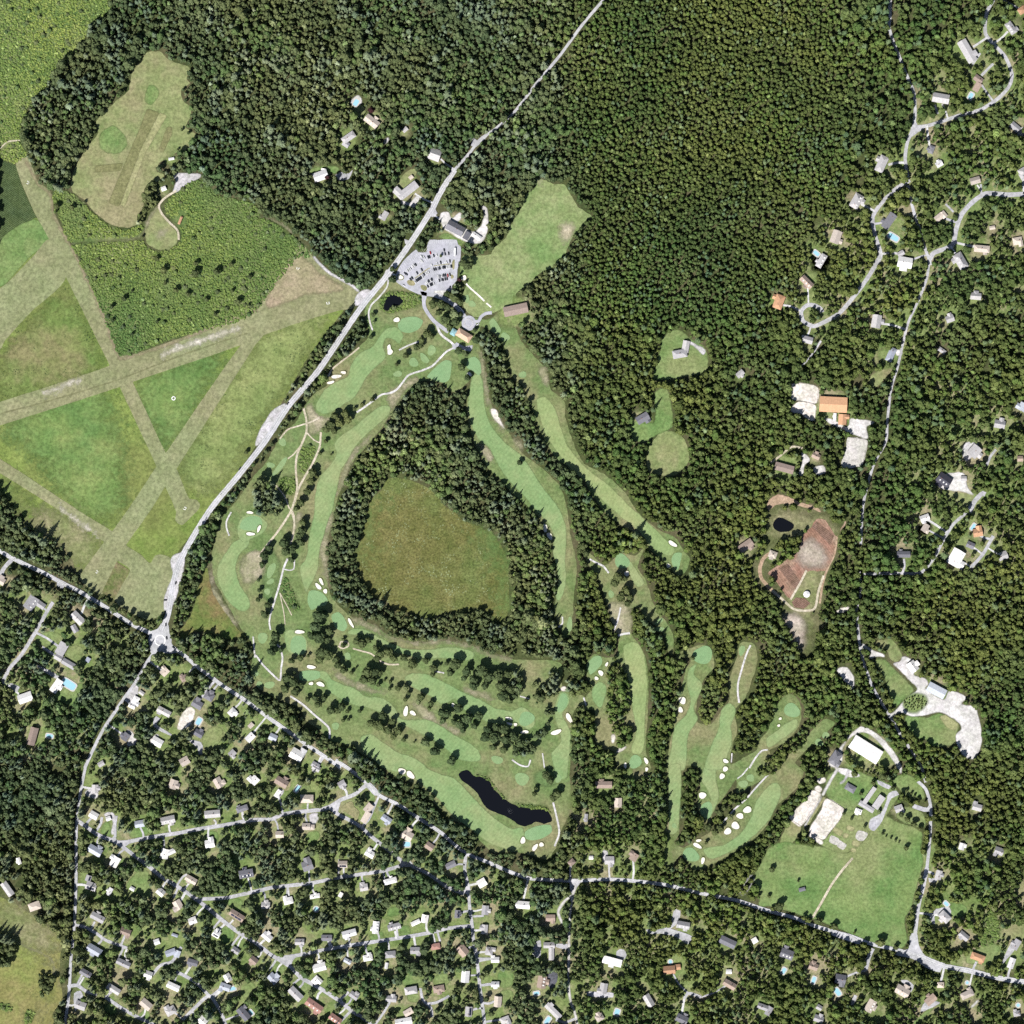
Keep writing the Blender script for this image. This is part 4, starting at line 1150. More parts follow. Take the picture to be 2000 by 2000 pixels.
F haylush lawn: 980,520 1000,460 1120,440 1100,510
F haylush lawn: 1560,490 1640,480 1640,550 1560,560
Z the upper slanting lane
H 720,620 110 60 -30 e
H 870,705 80 60 60 w
H 1245,645 75 60 75 w
+ 1295,630 60 35 25
H 1585,570 70 60 10 w
H 1860,795 110 60 10 ds
H 1445,840 90 45 -30 t
H 1215,935 60 50 -40 w
H 1345,1030 70 60 -60 t
H 690,890 80 60 -20 gs
+ 670,830 40 45 -20
H 830,930 60 30 60 w
H 1000,910 35 25 -30 w
F haylush lawn: 1040,780 1110,770 1130,900 1140,990 1060,960 950,900
F haylush lawn: 1330,950 1420,1000 1390,1020 1320,980
F haylush lawn: 830,760 930,680 970,680 900,740
Z the middle slanting lane
H 740,1125 110 50 -28 g
H 950,1235 80 50 -20 b
H 1455,1150 60 50 20 w
H 1790,1110 120 50 -32 bs
H 1635,1250 55 50 -30 ws
H 1185,1310 40 40 20 w
H 715,1370 120 60 -30 e
H 935,1470 110 45 -25 g
H 1290,1390 80 45 20 e
+ 1340,1400 50 40 70
H 1780,1375 60 40 -35 g
H 1455,1465 80 45 -15 d
H 1120,1555 65 50 -20 w
H 1320,1260 45 18 -20 e
F haylush lawn: 1710,1000 1820,990 1820,1080 1740,1060
F haylush lawn: 1660,1210 1750,1200 1770,1280 1690,1330 1670,1290
Z the southwest corner lanes
H 650,1545 90 45 -30 d
H 1310,1645 100 45 -25 w
H 860,1665 110 45 -32 g
H 1105,1780 90 60 -40 t
H 1720,1580 60 50 -60 w
H 1700,1650 80 50 -20 e
H 610,1790 80 60 -20 g
H 1290,1830 80 60 30 g
H 1530,1905 70 60 -40 w
H 1840,1850 110 60 -50 d
H 1915,1450 60 50 -40 b
Q 1755,1665 45 26 15
Q 1895,1845 40 22 -50
F haylush lawn: 1060,1850 1100,1820 1130,1860 1110,1920 1030,1880
F haylush lawn: 1820,1640 1900,1610 1930,1660 1880,1740 1830,1720
F haylush lawn: 780,1790 860,1790 880,1850 820,1860
Z the wood edge by the southwest meadow
H 60,910 120 50 -55 g
H 265,1040 90 60 20 t
H 145,700 50 25 -70 w
@ 500 1000 t
Z the road edge below the long fairway
H 310,1830 100 80 -30 w
H 130,1700 60 50 -25 e
H 450,1910 60 40 -30 g
@ 500 1500 t
Z the triangle of lanes below the pond
H 195,105 100 60 -30 b
H 165,190 60 30 55 w
H 385,230 100 60 0 t
H 650,120 55 50 30 g
H 850,300 70 50 50 t
+ 830,370 90 45 60
H 985,385 80 45 -35 e
H 1140,505 90 70 -30 t
H 1310,590 65 50 -35 b
H 380,440 60 50 0 t
+ 424,445 36 35 0
H 180,500 60 50 0 t
H -10,90 60 60 45 w
H 455,0 60 40 -30 g
Q 1140,575 45 36 0
Q 312,155 55 22 55
F haylush lawn: 390,490 470,480 480,520 430,570 370,540
F haylush lawn: 330,150 400,130 410,190 340,200
F grassdry lawn: 640,300 720,250 740,290 780,330 760,390 700,350
F haylush lawn: 820,180 900,180 890,250 850,250
F grassdry lawn: 100,100 250,60 260,130 230,170 150,140
Z the fourth lane from the bottom edge
H 390,735 80 75 20 d
H 655,725 70 50 0 ts
H 860,645 70 50 -30 w
H 1470,730 80 45 25 d
H 1015,850 100 40 15 w
H 815,900 60 50 10 g
H 245,1000 70 50 15 w
H 75,1035 65 50 0 g
H 445,965 75 30 10 w
H 640,955 35 25 60 w
F haylush lawn: 380,1010 490,990 490,1040 400,1050
Q 455,1065 34 34 0
F haylush lawn: 970,800 1060,780 1060,820 980,820
F haylush lawn: 1000,1060 1080,1050 1080,1110 1000,1120
Z the long cross lane's north side
H 85,1270 80 50 -40 w
H 330,1310 70 45 0 g
H 535,1280 80 45 0 d
H 705,1245 110 50 15 w
H 905,1200 95 45 85 w
H 1045,1195 100 45 15 g
H 1275,1135 60 50 80 w
+ 1205,1165 70 30 25
H 1520,1100 60 38 85 ds
F haylush lawn: 860,1260 960,1240 960,1290 860,1300
F haylush lawn: 1090,1200 1160,1190 1160,1260 1090,1260
Z the long cross lane's south side
H 480,1500 100 60 15 w
H 845,1430 70 45 10 w
H 1015,1405 80 50 5 g
H 1205,1375 80 50 0 g
H 1355,1345 70 45 10 r
H 1560,1375 85 70 -50 b
H 690,1455 60 30 -30 e
H 985,1490 45 20 80 w
F haylush lawn: 1110,1560 1240,1580 1250,1640 1110,1640
F haylush lawn: 1340,1580 1440,1550 1450,1630 1340,1640
F haylush lawn: 790,1350 870,1345 870,1390 800,1400
F haylush lawn: 120,1500 170,1460 220,1520 160,1570
Z the straight eastern residential lane
H 1705,865 65 60 30 w
H 1730,1070 70 50 85 g
H 1725,1215 70 45 85 g
H 1760,1380 60 55 80 g
H 1805,1445 60 40 0 w
H 1580,1570 90 60 85 w
H 1805,1630 60 40 0 w
H 1825,1760 80 55 85 t
H 1605,1835 75 50 85 gs
H 1880,1900 70 50 20 g
F haylush lawn: 1830,1540 1932,1530 1932,1640 1840,1650
F haylush lawn: 1840,1690 1932,1680 1932,1780 1870,1780
Z the bottom lanes of the residential side
H 130,1585 80 60 -45 e
H 300,1700 120 60 -45 g
H 440,1790 140 60 -35 r
H 740,1715 70 45 -35 g
H 1020,1740 80 45 -5 g
H 1170,1675 95 55 10 g
H 1380,1665 85 50 10 b
H 600,1890 100 50 -35 r
H 1115,1910 130 50 10 w
H 1150,1840 70 45 30 t
H 455,1600 60 50 45 w
F haylush lawn: 310,1620 380,1600 430,1640 360,1690
F haylush lawn: 1140,1710 1230,1710 1220,1770 1160,1760
@ 500 500 t
T the car park and clubhouse drive; 1030,100 30; 1030,180 45; 1440,290 30; 1500,320 45; 1540,350 35; 1600,80 55; 1560,60 40; 1620,40 35; 1535,180 24 p; 1530,222 20; 1340,370 45; 1400,370 45; 1380,430 40; 1450,390 40; 1430,480 50; 1500,440 50; 1500,500 45; 1460,540 40; 1545,445 30; 1395,0 16
T the clubhouse and first tees; 1660,640 40; 1530,720 40; 1580,740 35; 1550,840 45; 1600,920 35; 1290,590 45; 1330,610 30; 1250,640 35; 1210,690 35; 1245,680 35; 1130,750 35; 1065,820 22; 1650,560 25
T the path below the first fairway; 880,1085 28; 800,1125 22; 745,1155 22; 600,1210 40; 680,1190 45; 700,1235 45; 570,1270 50; 640,1260 50; 530,1310 40; 590,1320 40; 530,1400 25; 485,1490 22; 570,1497 12; 870,610 25; 885,445 25; 890,500 18
T the worn paths beside the long wood fairway; 430,1640 50; 420,1700 45; 390,1780 40; 340,1860 45; 310,1905 35; 460,1665 25; 360,2010 40; 350,2070 45; 340,2160 45; 210,2162 50; 230,2232 50; 280,2212 45; 270,2290 35; 100,2200 40; 70,2260 50; 50,2330 35; 330,2110 40
@ 500 1000 t
T the cart path of the west tees; 20,510 20; 30,590 25; 20,660 25; 90,700 35; 70,770 45; 150,930 55; 120,1050 50; 190,1040 30; 130,990 35
T the copse between the west greens; 480,780 70; 525,770 45; 450,860 60; 480,940 60; 560,900 45; 420,930 45; 540,960 40; 500,1060 65; 480,1110 50; 545,1080 50; 605,1110 40; 620,1150 40; 665,1190 45; 720,1210 22; 757,1175 12; 270,1120 35; 340,1100 35; 395,1085 20; 290,1210 20
T the row between the two upper south fairways; 660,960 20; 660,1005 25; 760,970 45; 800,990 45; 850,970 35; 905,1025 35; 940,1070 50; 1000,1050 45; 920,1100 40; 1040,1100 45; 1120,1100 40; 1180,1140 55; 1280,1120 40; 1335,1180 40; 1335,1225 30; 1390,1155 15; 1440,1140 25; 1500,1150 60; 1470,1210 45; 1590,1200 50; 1570,1250 35; 1700,1200 60; 1640,1260 50; 1760,1240 60; 1640,1310 50; 1730,1310 45; 1830,1230 60; 1900,1220 50; 1850,1310 60; 1860,1390 55; 1910,1420 40; 1920,1330 50
T the row between the two middle south fairways; 840,1200 55; 900,1210 50; 940,1210 35; 820,1260 50; 880,1270 50; 925,1300 25; 970,1270 15; 1015,1280 20; 1010,1330 22; 1075,1325 35; 1130,1325 35; 1155,1365 25; 1130,1410 25; 1250,1390 42; 1225,1430 30; 1320,1440 30; 1310,1480 25; 1400,1510 45; 1440,1520 45; 1410,1570 40; 1530,1480 50; 1600,1550 60; 1540,1600 50; 1680,1540 45; 1560,1640 35; 1650,1610 40; 1490,1580 35
T the copse beside the lowest west green; 240,1250 55; 290,1280 50; 220,1330 50; 300,1350 50; 340,1310 30; 390,1410 30; 450,1400 40; 520,1400 38; 470,1450 40; 570,1490 45; 650,1470 45; 620,1500 35; 690,1500 25; 660,1570 22; 700,1565 18; 785,1500 25
T the row between the two lower south fairways; 955,1530 45; 870,1590 50; 940,1610 60; 1030,1580 40; 1000,1640 50; 1080,1650 45; 1040,1690 40; 1115,1720 25; 1195,1735 12; 1280,1735 50; 1350,1800 55; 1475,1870 50; 740,1775 25
T the grove above the pond; 1750,1640 50; 1810,1620 45; 1870,1640 50; 1730,1700 50; 1800,1700 60; 1880,1710 55; 1790,1770 40; 1870,1790 45; 1950,1690 50; 1990,1740 45; 1960,1780 40
@ 1000 1500 t
T the pond bank; 255,50 45; 290,90 45; 170,190 30; 340,190 50; 310,220 40; 180,150 22
@ 500 1500 t
T the bank below the pond fairway; 1080,60 28; 1395,290 20; 1215,130 32; 1140,140 40; 1330,220 35; 1290,190 28
@ 1000 1000 t
T the greens in the eastern golf woods; 800,490 55; 770,530 45; 850,500 30; 860,590 50; 890,640 40; 820,640 50; 870,685 35; 490,1530 28; 1290,1080 25; 1360,1100 25; 530,260 50; 560,310 45; 510,290 40; 550,400 30; 110,1420 22; 60,-372 30
@ 1000 1500 t
T the row of bunkers on the bent fairway; 1560,330 45; 1600,300 35; 1640,365 34; 1465,560 20; 1570,450 40; 1530,480 40; 1480,440 40
@ 1500 1500 t
T the stable yard; 650,40 36; 700,190 22; 860,60 45; 790,110 28; 570,340 20; 630,380 18; 730,440 18; 835,330 22; 940,150 24; 1000,345 28; 1045,385 34; 1095,420 34; 1140,455 28
T the horse pastures; 25,760 30; 225,850 15; 80,1040 50; 375,1150 45; 500,1190 35; 650,1240 15; 960,1350 30; 840,1310 50; 1040,600 28; 865,490 18; 890,515 10; 925,525 12; 960,545 15; 985,560 10; 5,965 20; 1045,170 18; 1080,190 15; 1103,208 15; 1130,230 18; 60,540 30
@ 0 500 t
T the shrubland above the runways; 940,325 30; 850,385 25; 1240,110 40; 1480,130 40; 1640,120 40; 1330,260 30; 1420,290 30; 1800,345 35; 1560,330 25; 855,485 20; 1190,495 18; 1000,590 18; 1250,205 22; 1000,265 15; 1755,265 20; 1630,440 22; 1190,20 25; 1750,65 25; 1480,60 30; 1880,370 16; 1890,160 24; 1860,1480 24
@ 0 0 t
T the edge of the hay field; 1375,980 16; 1425,1005 18; 550,1570 30; 435,1560 34; 1345,1130 14; 1290,1340 38; 1160,1390 36; 1100,1590 36
"""
CARS = """
the outer row of the car park: 380,700k 403,710k 415,660w 437,645w 457,630w 490,600w 507,580w 535,572k 615,450w 632,460g 657,465w 610,510w 628,520w 748,400r 715,463k 735,458k 797,441k 840,432w 948,360k 960,415k 1013,408k
the second row of the car park: 460,785k 483,765k 555,692k 622,645k 768,580w 845,560w 897,540k 980,535w 1030,520k
the long third row of the car park: 525,825w 548,803k 570,787k 590,775k 612,760k 632,745w 655,712k 680,695w 700,688w 722,682w 800,640k 828,635k 862,630g 885,620k 912,618w 938,610k 960,608k 985,605w 1007,600w 1030,600w 1053,595k
the fourth row of the car park: 690,845w 703,825w 725,808k 748,795w 770,785k 862,745w 885,740g 912,735w 940,728k 967,725k 1000,728r 1030,715k
the row nearest the clubhouse: 710,885k 735,872w 756,862k 776,852k 797,845w 877,800k 905,790g 930,790k 962,780k 990,775k
"""
# ------------------------------------------------------------------ read the survey
PATCH, RIB, WOODS, BUSH, HOUSES, POOLS, TREES = [], [], [], [], [], [], []
_ox = _oy = 0.0; _s = 1.0; _zone = ''
def _pt(x, y): return (_ox + x * _s, _oy + y * _s)
def _pts(s): return [_pt(*map(float, p.split(','))) for p in s.split()]
for line in DATA.strip().splitlines():
    k, _, rest = line.strip().partition(' ')
    if k == '@':
        a = rest.split(); _ox, _oy = float(a[0]), float(a[1])
        _s = {'t': 500 / 1932, 's': 1.0, 'w': 2000 / 1932, 'p': 200 / 1486}[a[2]]
    elif k == 'Z': _zone = rest
    elif k == 'F':
        h, _, p = rest.partition(':'); mt, nm = h.split(); PATCH.append((mt, nm, _pts(p), 'F'))
    elif k == 'E':
        mt, nm, x, y, rx, ry, an = rest.split()
        cx, cy = _pt(float(x), float(y)); rx, ry, an = float(rx) * _s, float(ry) * _s, math.radians(float(an))
        round_ = 'island' in nm or 'roundabout' in nm or 'circle' in nm
        ph = random.random() * 6.28; pts = []
        for i in range(20):
            t = i / 20 * 2 * math.pi
            w = 1.0 if round_ else 1 + .09 * math.sin(2 * t + ph) + .07 * math.sin(3 * t + 2.1 * ph)
            u, v = rx * w * math.cos(t), ry * w * math.sin(t)
            pts.append((cx + u * math.cos(an) + v * math.sin(an), cy - u * math.sin(an) + v * math.cos(an)))
        PATCH.append((mt, nm, pts, 'E'))
    elif k == 'R':
        h, _, p = rest.partition(':'); mt, nm, w, cl = h.split(); RIB.append((mt, nm, float(w), float(cl), _pts(p)))
    elif k == 'W:': WOODS.append(_pts(rest))
    elif k in ('B:', 'C:'): BUSH.append((_pts(rest), 2 if k == 'B:' else 3))
    elif k in 'H+':
        a = rest.split(); x, y = map(float, a[0].split(','))
        wing = (_pt(x, y), float(a[1]) * _s, float(a[2]) * _s, float(a[3]))
        if k == 'H': HOUSES.append({'zone': _zone, 'col': a[4], 'wings': [wing], 'wc': [a[4][0]]})
        else: HOUSES[-1]['wings'].append(wing); HOUSES[-1]['wc'].append(a[4] if len(a) > 4 else HOUSES[-1]['col'][0])
    elif k == 'Q':
        a = rest.split(); x, y = map(float, a[0].split(',')); POOLS.append((_pt(x, y), float(a[1]) * _s, float(a[2]) * _s, float(a[3]), _zone))
    elif k == 'T':
        zn, *its = rest.split(';')
        for it in its:
            a = it.split(); x, y = map(float, a[0].split(',')); TREES.append((_pt(x, y), float(a[1]) * _s, a[2] if len(a) > 2 else '', zn))

# ------------------------------------------------------------------ outlines
def smooth_outline(pts, closed=True, step=3.0):
    n = len(pts); out = []
    rng = range(n) if closed else range(n - 1)
    for i in rng:
        if closed: p0, p1, p2, p3 = (pts[(i + j - 1) % n] for j in range(4))
        else:
            p1, p2 = pts[i], pts[i + 1]
            p0 = pts[i - 1] if i else p1; p3 = pts[i + 2] if i + 2 < n else p2
        d = math.dist(p1, p2); k = max(1, int(d / step))
        for j in range(k):
            t = j / k; t2, t3 = t * t, t * t * t
            # centripetal-ish: tension limits overshoot between unequal spans
            d01, d23 = max(math.dist(p0, p1), 1e-6), max(math.dist(p2, p3), 1e-6)
            m1 = [(p2[a] - p0[a]) / (d01 + d) * d * .8 for a in (0, 1)]
            m2 = [(p3[a] - p1[a]) / (d + d23) * d * .8 for a in (0, 1)]
            out.append(tuple((2*t3-3*t2+1)*p1[a] + (t3-2*t2+t)*m1[a] + (-2*t3+3*t2)*p2[a] + (t3-t2)*m2[a] for a in (0, 1)))
    if not closed: out.append(pts[-1])
    return out

def jitter(pts, amp, sc=0.12):
    return [(x + amp * noise.noise((x * sc, y * sc, 1.7)), y + amp * noise.noise((x * sc, y * sc, 9.1))) for x, y in pts]

HARD = {'run', 'haystrip', 'haypale', 'drive', 'lot', 'road', 'crop', 'brushdark', 'soildark'}
_zc = {}
def zlev(mt):
    lv = LEVEL[mt]; _zc[lv] = _zc.get(lv, 0) + 1
    return .09 * lv + .003 * (_zc[lv] % 29)

def flat_object(name, outline, z, mat):
    vs_ = [Vector((*wx(*p), 0)) for p in outline]
    tris = tessellate_polygon([vs_])
    ar = sum(vs_[i].x * vs_[i-1].y - vs_[i-1].x * vs_[i].y for i in range(len(vs_)))
    cx, cy = vs_[0].x, vs_[0].y
    me = mesh(name, [(v.x - cx, v.y - cy, 0) for v in vs_], [tuple(t) for t in tris], mat)
    # all faces up
    bm = bmesh.new(); bm.from_mesh(me)
    for f in bm.faces:
        f.normal_update()
        if f.normal.z < 0: f.normal_flip()
    bm.to_mesh(me); bm.free()
    o = link(name, me); o.location = (cx, cy, z)
    return tag(o, kind='structure')

SOFT = {k for k, (lv, kw) in GM.items() if kw.get('soft')}
FEATH = {'fair': 2, 'fairgold': 2, 'gravelw': 2, 'gravel': 2, 'sandpale': 2, 'haystrip': 2, 'haylush': 3, 'haypale': 2, 'runworn': 3, 'runbare': 4, 'dirtgreen': 4, 'lawn': 10}
def soft_object(name, outline, z, mat, fe):
    """a sheet on a fine grid whose vertices carry how far inside the outline they lie (0.5 on it)"""
    P = np.array(outline); st = 3 if fe > 3 else 2
    x0, y0 = np.floor(P.min(0)) - 3*fe - 2; x1, y1 = np.ceil(P.max(0)) + 3*fe + 2
    w, h = int(x1-x0), int(y1-y0)
    mk = np.zeros((h, w), np.float32); Q0 = P - (x0, y0); Q1 = np.roll(Q0, -1, 0)
    for y in range(h):
        yc = y + .5
        c = ((Q0[:,1] <= yc) & (Q1[:,1] > yc)) | ((Q1[:,1] <= yc) & (Q0[:,1] > yc))
        if not c.any(): continue
        p, q = Q0[c], Q1[c]; xs = np.sort(p[:,0] + (yc-p[:,1])/(q[:,1]-p[:,1])*(q[:,0]-p[:,0]))
        for i in range(0, len(xs)-1, 2): mk[y, max(0, int(round(xs[i]))):max(0, int(round(xs[i+1])))] = 1
    for ax in (0, 1, 0, 1):
        pad = [(0,0),(0,0)]; pad[ax] = (fe+1, fe)
        cs = np.cumsum(np.pad(mk, pad, mode='edge'), axis=ax); k = 2*fe+1
        mk = (cs[k:] - cs[:-k])/k if ax == 0 else (cs[:, k:] - cs[:, :-k])/k
    g = mk[::st, ::st]; hh, ww = g.shape
    quad = np.maximum.reduce([g[:-1,:-1], g[1:,:-1], g[:-1,1:], g[1:,1:]]) > .02
    idx = -np.ones(g.shape, int); iy, ix = np.nonzero(quad)
    use = np.zeros(g.shape, bool)
    for dy in (0,1):
        for dx in (0,1): use[iy+dy, ix+dx] = True
    uy, ux = np.nonzero(use); idx[uy, ux] = np.arange(len(uy))
    cx, cy = wx((x0+x1)/2, (y0+y1)/2)
    X, Y = (x0+.5+ux*st-1000)*M - cx, (1000-(y0+.5+uy*st))*M - cy
    V = np.stack([X, Y, np.zeros(len(X))], 1)
    F = np.stack([idx[iy+1,ix], idx[iy+1,ix+1], idx[iy,ix+1], idx[iy,ix]], 1)
    me = bpy.data.meshes.new(name); me.from_pydata(V.tolist(), [], F.tolist()); me.materials.append(mat)
    at = me.attributes.new('edge', 'FLOAT', 'POINT'); at.data.foreach_set('value', g[uy, ux].astype(np.float32))
    o = link(name, me); o.location = (cx, cy, z)
    return tag(o, kind='structure')

N = 2180; OFF = 90
def raster(mask, pts, val):
    P = np.array(pts) + OFF
    y0, y1 = max(0, int(P[:, 1].min())), min(N - 1, int(P[:, 1].max()) + 1)
    Q = np.roll(P, -1, 0)
    for y in range(y0, y1 + 1):
        yc = y + .5
        c = ((P[:, 1] <= yc) & (Q[:, 1] > yc)) | ((Q[:, 1] <= yc) & (P[:, 1] > yc))
        if not c.any(): continue
        a, b = P[c], Q[c]
        xs = np.sort(a[:, 0] + (yc - a[:, 1]) / (b[:, 1] - a[:, 1]) * (b[:, 0] - a[:, 0]))
        for i in range(0, len(xs) - 1, 2):
            mask[y, max(0, int(xs[i])):max(0, min(N, int(xs[i+1]) + 1))] = val

def disc(mask, x, y, r, val):
    x += OFF; y += OFF
    x0, x1, y0, y1 = int(max(0, x-r)), int(min(N, x+r+1)), int(max(0, y-r)), int(min(N, y+r+1))
    if x0 >= x1 or y0 >= y1: return
    yy, xx = np.ogrid[y0:y1, x0:x1]
    mask[y0:y1, x0:x1][(xx-x)**2 + (yy-y)**2 < r*r] = val

def ribbon_outline(pts, w):
    c = smooth_outline(pts, False, 4.0); L, R_ = [], []
    for i, p in enumerate(c):
        a, b = c[max(0, i-1)], c[min(len(c)-1, i+1)]
        d = math.dist(a, b) or 1; nx, ny = -(b[1]-a[1])/d, (b[0]-a[0])/d
        h = w / 2 * (1 + .10 * noise.noise((p[0]*.15, p[1]*.15, 3.3)))
        L.append((p[0]+nx*h, p[1]+ny*h)); R_.append((p[0]-nx*h, p[1]-ny*h))
    return L, R_

# ------------------------------------------------------------------ the setting: ground sheets
mask = np.ones((N, N), np.uint8)          # 1 wood, 2 shrubs, 0 open
gm = mesh('ground', [(-4000,-4000,0),(4000,-4000,0),(4000,4000,0),(-4000,4000,0)], [(0,1,2,3)], MATS['ground'])
tag(link('ground', gm), kind='structure')
SMALL = {'fair','fairgold','green','tee','sandwhite','gravelw','gravel','drive','lot','road','water','sandpale','sandgrey','path','drivedark'}
late = []
for mt, nm, pts, k in PATCH:
    ol = smooth_outline(pts, True, 3.0) if mt not in HARD or k == 'E' else pts
    if mt in HARD and k == 'F': ol = smooth_outline(pts, True, 6.0) if mt in ('run', 'drive', 'lot', 'road') else pts
    if mt not in ('road', 'lot', 'sandwhite', 'green', 'tee'): ol = jitter(ol, 1.6 if mt not in HARD else .6)
    if mt in SOFT: LAST = soft_object(nm, ol, zlev(mt), MATS[mt], FEATH.get(mt, 22 if mt.startswith('meadow') else 8))
    else: LAST = flat_object(nm, ol, zlev(mt), MATS[mt])
    if mt == 'lawn': continue
    raster(mask, ol, 0)
    if mt == 'rough':
        for ex, ey in ((2,0),(-2,0),(0,2),(0,-2),(-1.5,-1.5),(1.5,1.5)): raster(mask, [(x+ex, y+ey) for x, y in ol], 0)
    if nm == 'sand_bunker':      # turf lip standing round the sand
        c0 = (sum(p[0] for p in ol)/len(ol), sum(p[1] for p in ol)/len(ol)); n = len(ol); vv = []
        for s, zz in ((1.7, -.45), (.75, .5), (.1, .55), (-.55, .02)):
            for p in ol:
                d = math.dist(p, c0) or 1; q = wx(p[0] + (p[0]-c0[0])/d*s, p[1] + (p[1]-c0[1])/d*s); vv.append((*q, zz))
        fz = [(r*n+i, r*n+(i+1) % n, (r+1)*n+(i+1) % n, (r+1)*n+i) for r in range(3) for i in range(n)]
        ar = sum(ol[i-1][0]*ol[i][1] - ol[i][0]*ol[i-1][1] for i in range(n))
        lip = link('turf_lip', mesh('turf_lip', vv, fz if ar < 0 else [f[::-1] for f in fz], MATS['rough']))
        bo = LAST; lip.parent = bo; lip.location = (-bo.location.x, -bo.location.y, 0)
    if mt in SMALL or k == 'E' or 'lawn' in nm: late.append(ol)
for p in WOODS: raster(mask, jitter(smooth_outline(p), 3), 1)
for p, v in BUSH:
    soft_object('shrub_ground', smooth_outline(p), zlev('shrubground'), MATS['shrubground'], 4)
    raster(mask, jitter(smooth_outline(p), 3), v)
for ol in late: raster(mask, ol, 0)
for mt, nm, w, cl, pts in RIB:
    L, R_ = ribbon_outline(pts, w)
    n = len(L); vsx = [wx(*p) for p in L + R_]
    cx, cy = vsx[0]; z = zlev(mt)
    if mt in SOFT:
        soft_object(nm, L + R_[::-1], z, MATS[mt], 4 if mt == 'runbare' else 2)
        for i in range(n): disc(mask, (L[i][0]+R_[i][0])/2, (L[i][1]+R_[i][1])/2, w*.5 + (cl - .8)*5, 0)
        continue
    me = mesh(nm, [(x-cx, y-cy, 0) for x, y in vsx], [(i, i+1, n+i+1, n+i) for i in range(n-1)], MATS[mt])
    bm = bmesh.new(); bm.from_mesh(me)
    for f in bm.faces:
        f.normal_update()
        if f.normal.z < 0: f.normal_flip()
    bm.to_mesh(me); bm.free()
    o = link(nm, me); o.location = (cx, cy, z); tag(o, kind='structure')
    for i in range(n):
        c = ((L[i][0]+R_[i][0])/2, (L[i][1]+R_[i][1])/2)
        disc(mask, c[0], c[1], w * .5 + .8 + (cl - .8) * 6, 0)
# painted lines on the main road and the village road
for mt, nm, w, cl, pts in RIB:
    if nm in ('main_road', 'village_road') and w > 6.5:
        for off, ww in ((0, .4), (-w*.36, .26), (w*.36, .26)):
            c = smooth_outline(pts, False, 5.0); q = []
            for i, p in enumerate(c):
                a, b = c[max(0, i-1)], c[min(len(c)-1, i+1)]; d = math.dist(a, b) or 1
                q.append((p[0] - (b[1]-a[1])/d*off, p[1] + (b[0]-a[0])/d*off))
            n = len(q); vv = []
            for i, p in enumerate(q):
                a, b = q[max(0, i-1)], q[min(n-1, i+1)]; d = math.dist(a, b) or 1
                for s in (1, -1): vv.append((*wx(p[0] - (b[1]-a[1])/d*ww/2*s, p[1] + (b[0]-a[0])/d*ww/2*s), 0))
            me = mesh('lane_line', vv, [(2*i, 2*i+1, 2*i+3, 2*i+2) for i in range(n-1)], MATS['white_paint'])
            o = link('lane_line', me); o.location.z = .66; tag(o, kind='structure')
# white kerb ring of the roundabout
def ring(name, px, py, r0, r1, z, h, mat):
    vv, ff = [], []
    for i in range(40):
        t = i/40*2*math.pi
        for r, zz in ((r0, 0), (r0, h), (r1, h), (r1, 0)): vv.append((r*math.cos(t), r*math.sin(t), zz))
    for i in range(40):
        a, b = 4*i, 4*((i+1) % 40)
        for j in range(3): ff.append((a+j, b+j, b+j+1, a+j+1))
    o = link(name, mesh(name, vv, ff, mat)); o.location = (*wx(px, py), z)
    return o
tag(ring('roundabout_kerb', 312.6, 1250.5, 9.0*M, 10.8*M, .62, .14, MATS['white_paint']), kind='structure')
tag(ring('turning_circle_kerb', 740+1305*200/1486, 440+1420*200/1486, 7.6*M, 8.4*M, .62, .13, MATS['concrete']), kind='structure')
# ------------------------------------------------------------------ buildings
def roof_mesh(L, W, h, rise, over=.5, hip=0.0):
    l, w = L/2 + over, W/2 + over; e = h - .12; t = .22
    hx = l - hip * w
    v = [(-l,-w,e),(l,-w,e),(l,w,e),(-l,w,e),(-l,-w,e+t),(l,-w,e+t),(l,w,e+t),(-l,w,e+t),(-hx,0,e+t+rise),(hx,0,e+t+rise)]
    f = [(3,2,1,0),(0,1,5,4),(1,2,6,5),(2,3,7,6),(3,0,4,7),(4,5,9,8),(6,7,8,9),(5,6,9),(7,4,8)]
    return mesh('roof', v, f)

def wall_mesh(L, W, h, rise, gable=True):
    l, w = L/2, W/2
    v = [(-l,-w,0),(l,-w,0),(l,w,0),(-l,w,0),(-l,-w,h),(l,-w,h),(l,w,h),(-l,w,h)]
    f = [(0,1,5,4),(1,2,6,5),(2,3,7,6),(3,0,4,7)]
    if gable:
        v += [(-l,0,h+rise*.97),(l,0,h+rise*.97)]; f += [(5,6,9),(7,4,8)]
    return mesh('wall', v, f)

def box_mesh(name, sx, sy, sz, mat=None):
    x, y = sx/2, sy/2
    return mesh(name, [(-x,-y,0),(x,-y,0),(x,y,0),(-x,y,0),(-x,-y,sz),(x,-y,sz),(x,y,sz),(-x,y,sz)],
                [(3,2,1,0),(4,5,6,7),(0,1,5,4),(1,2,6,5),(2,3,7,6),(3,0,4,7)], mat)

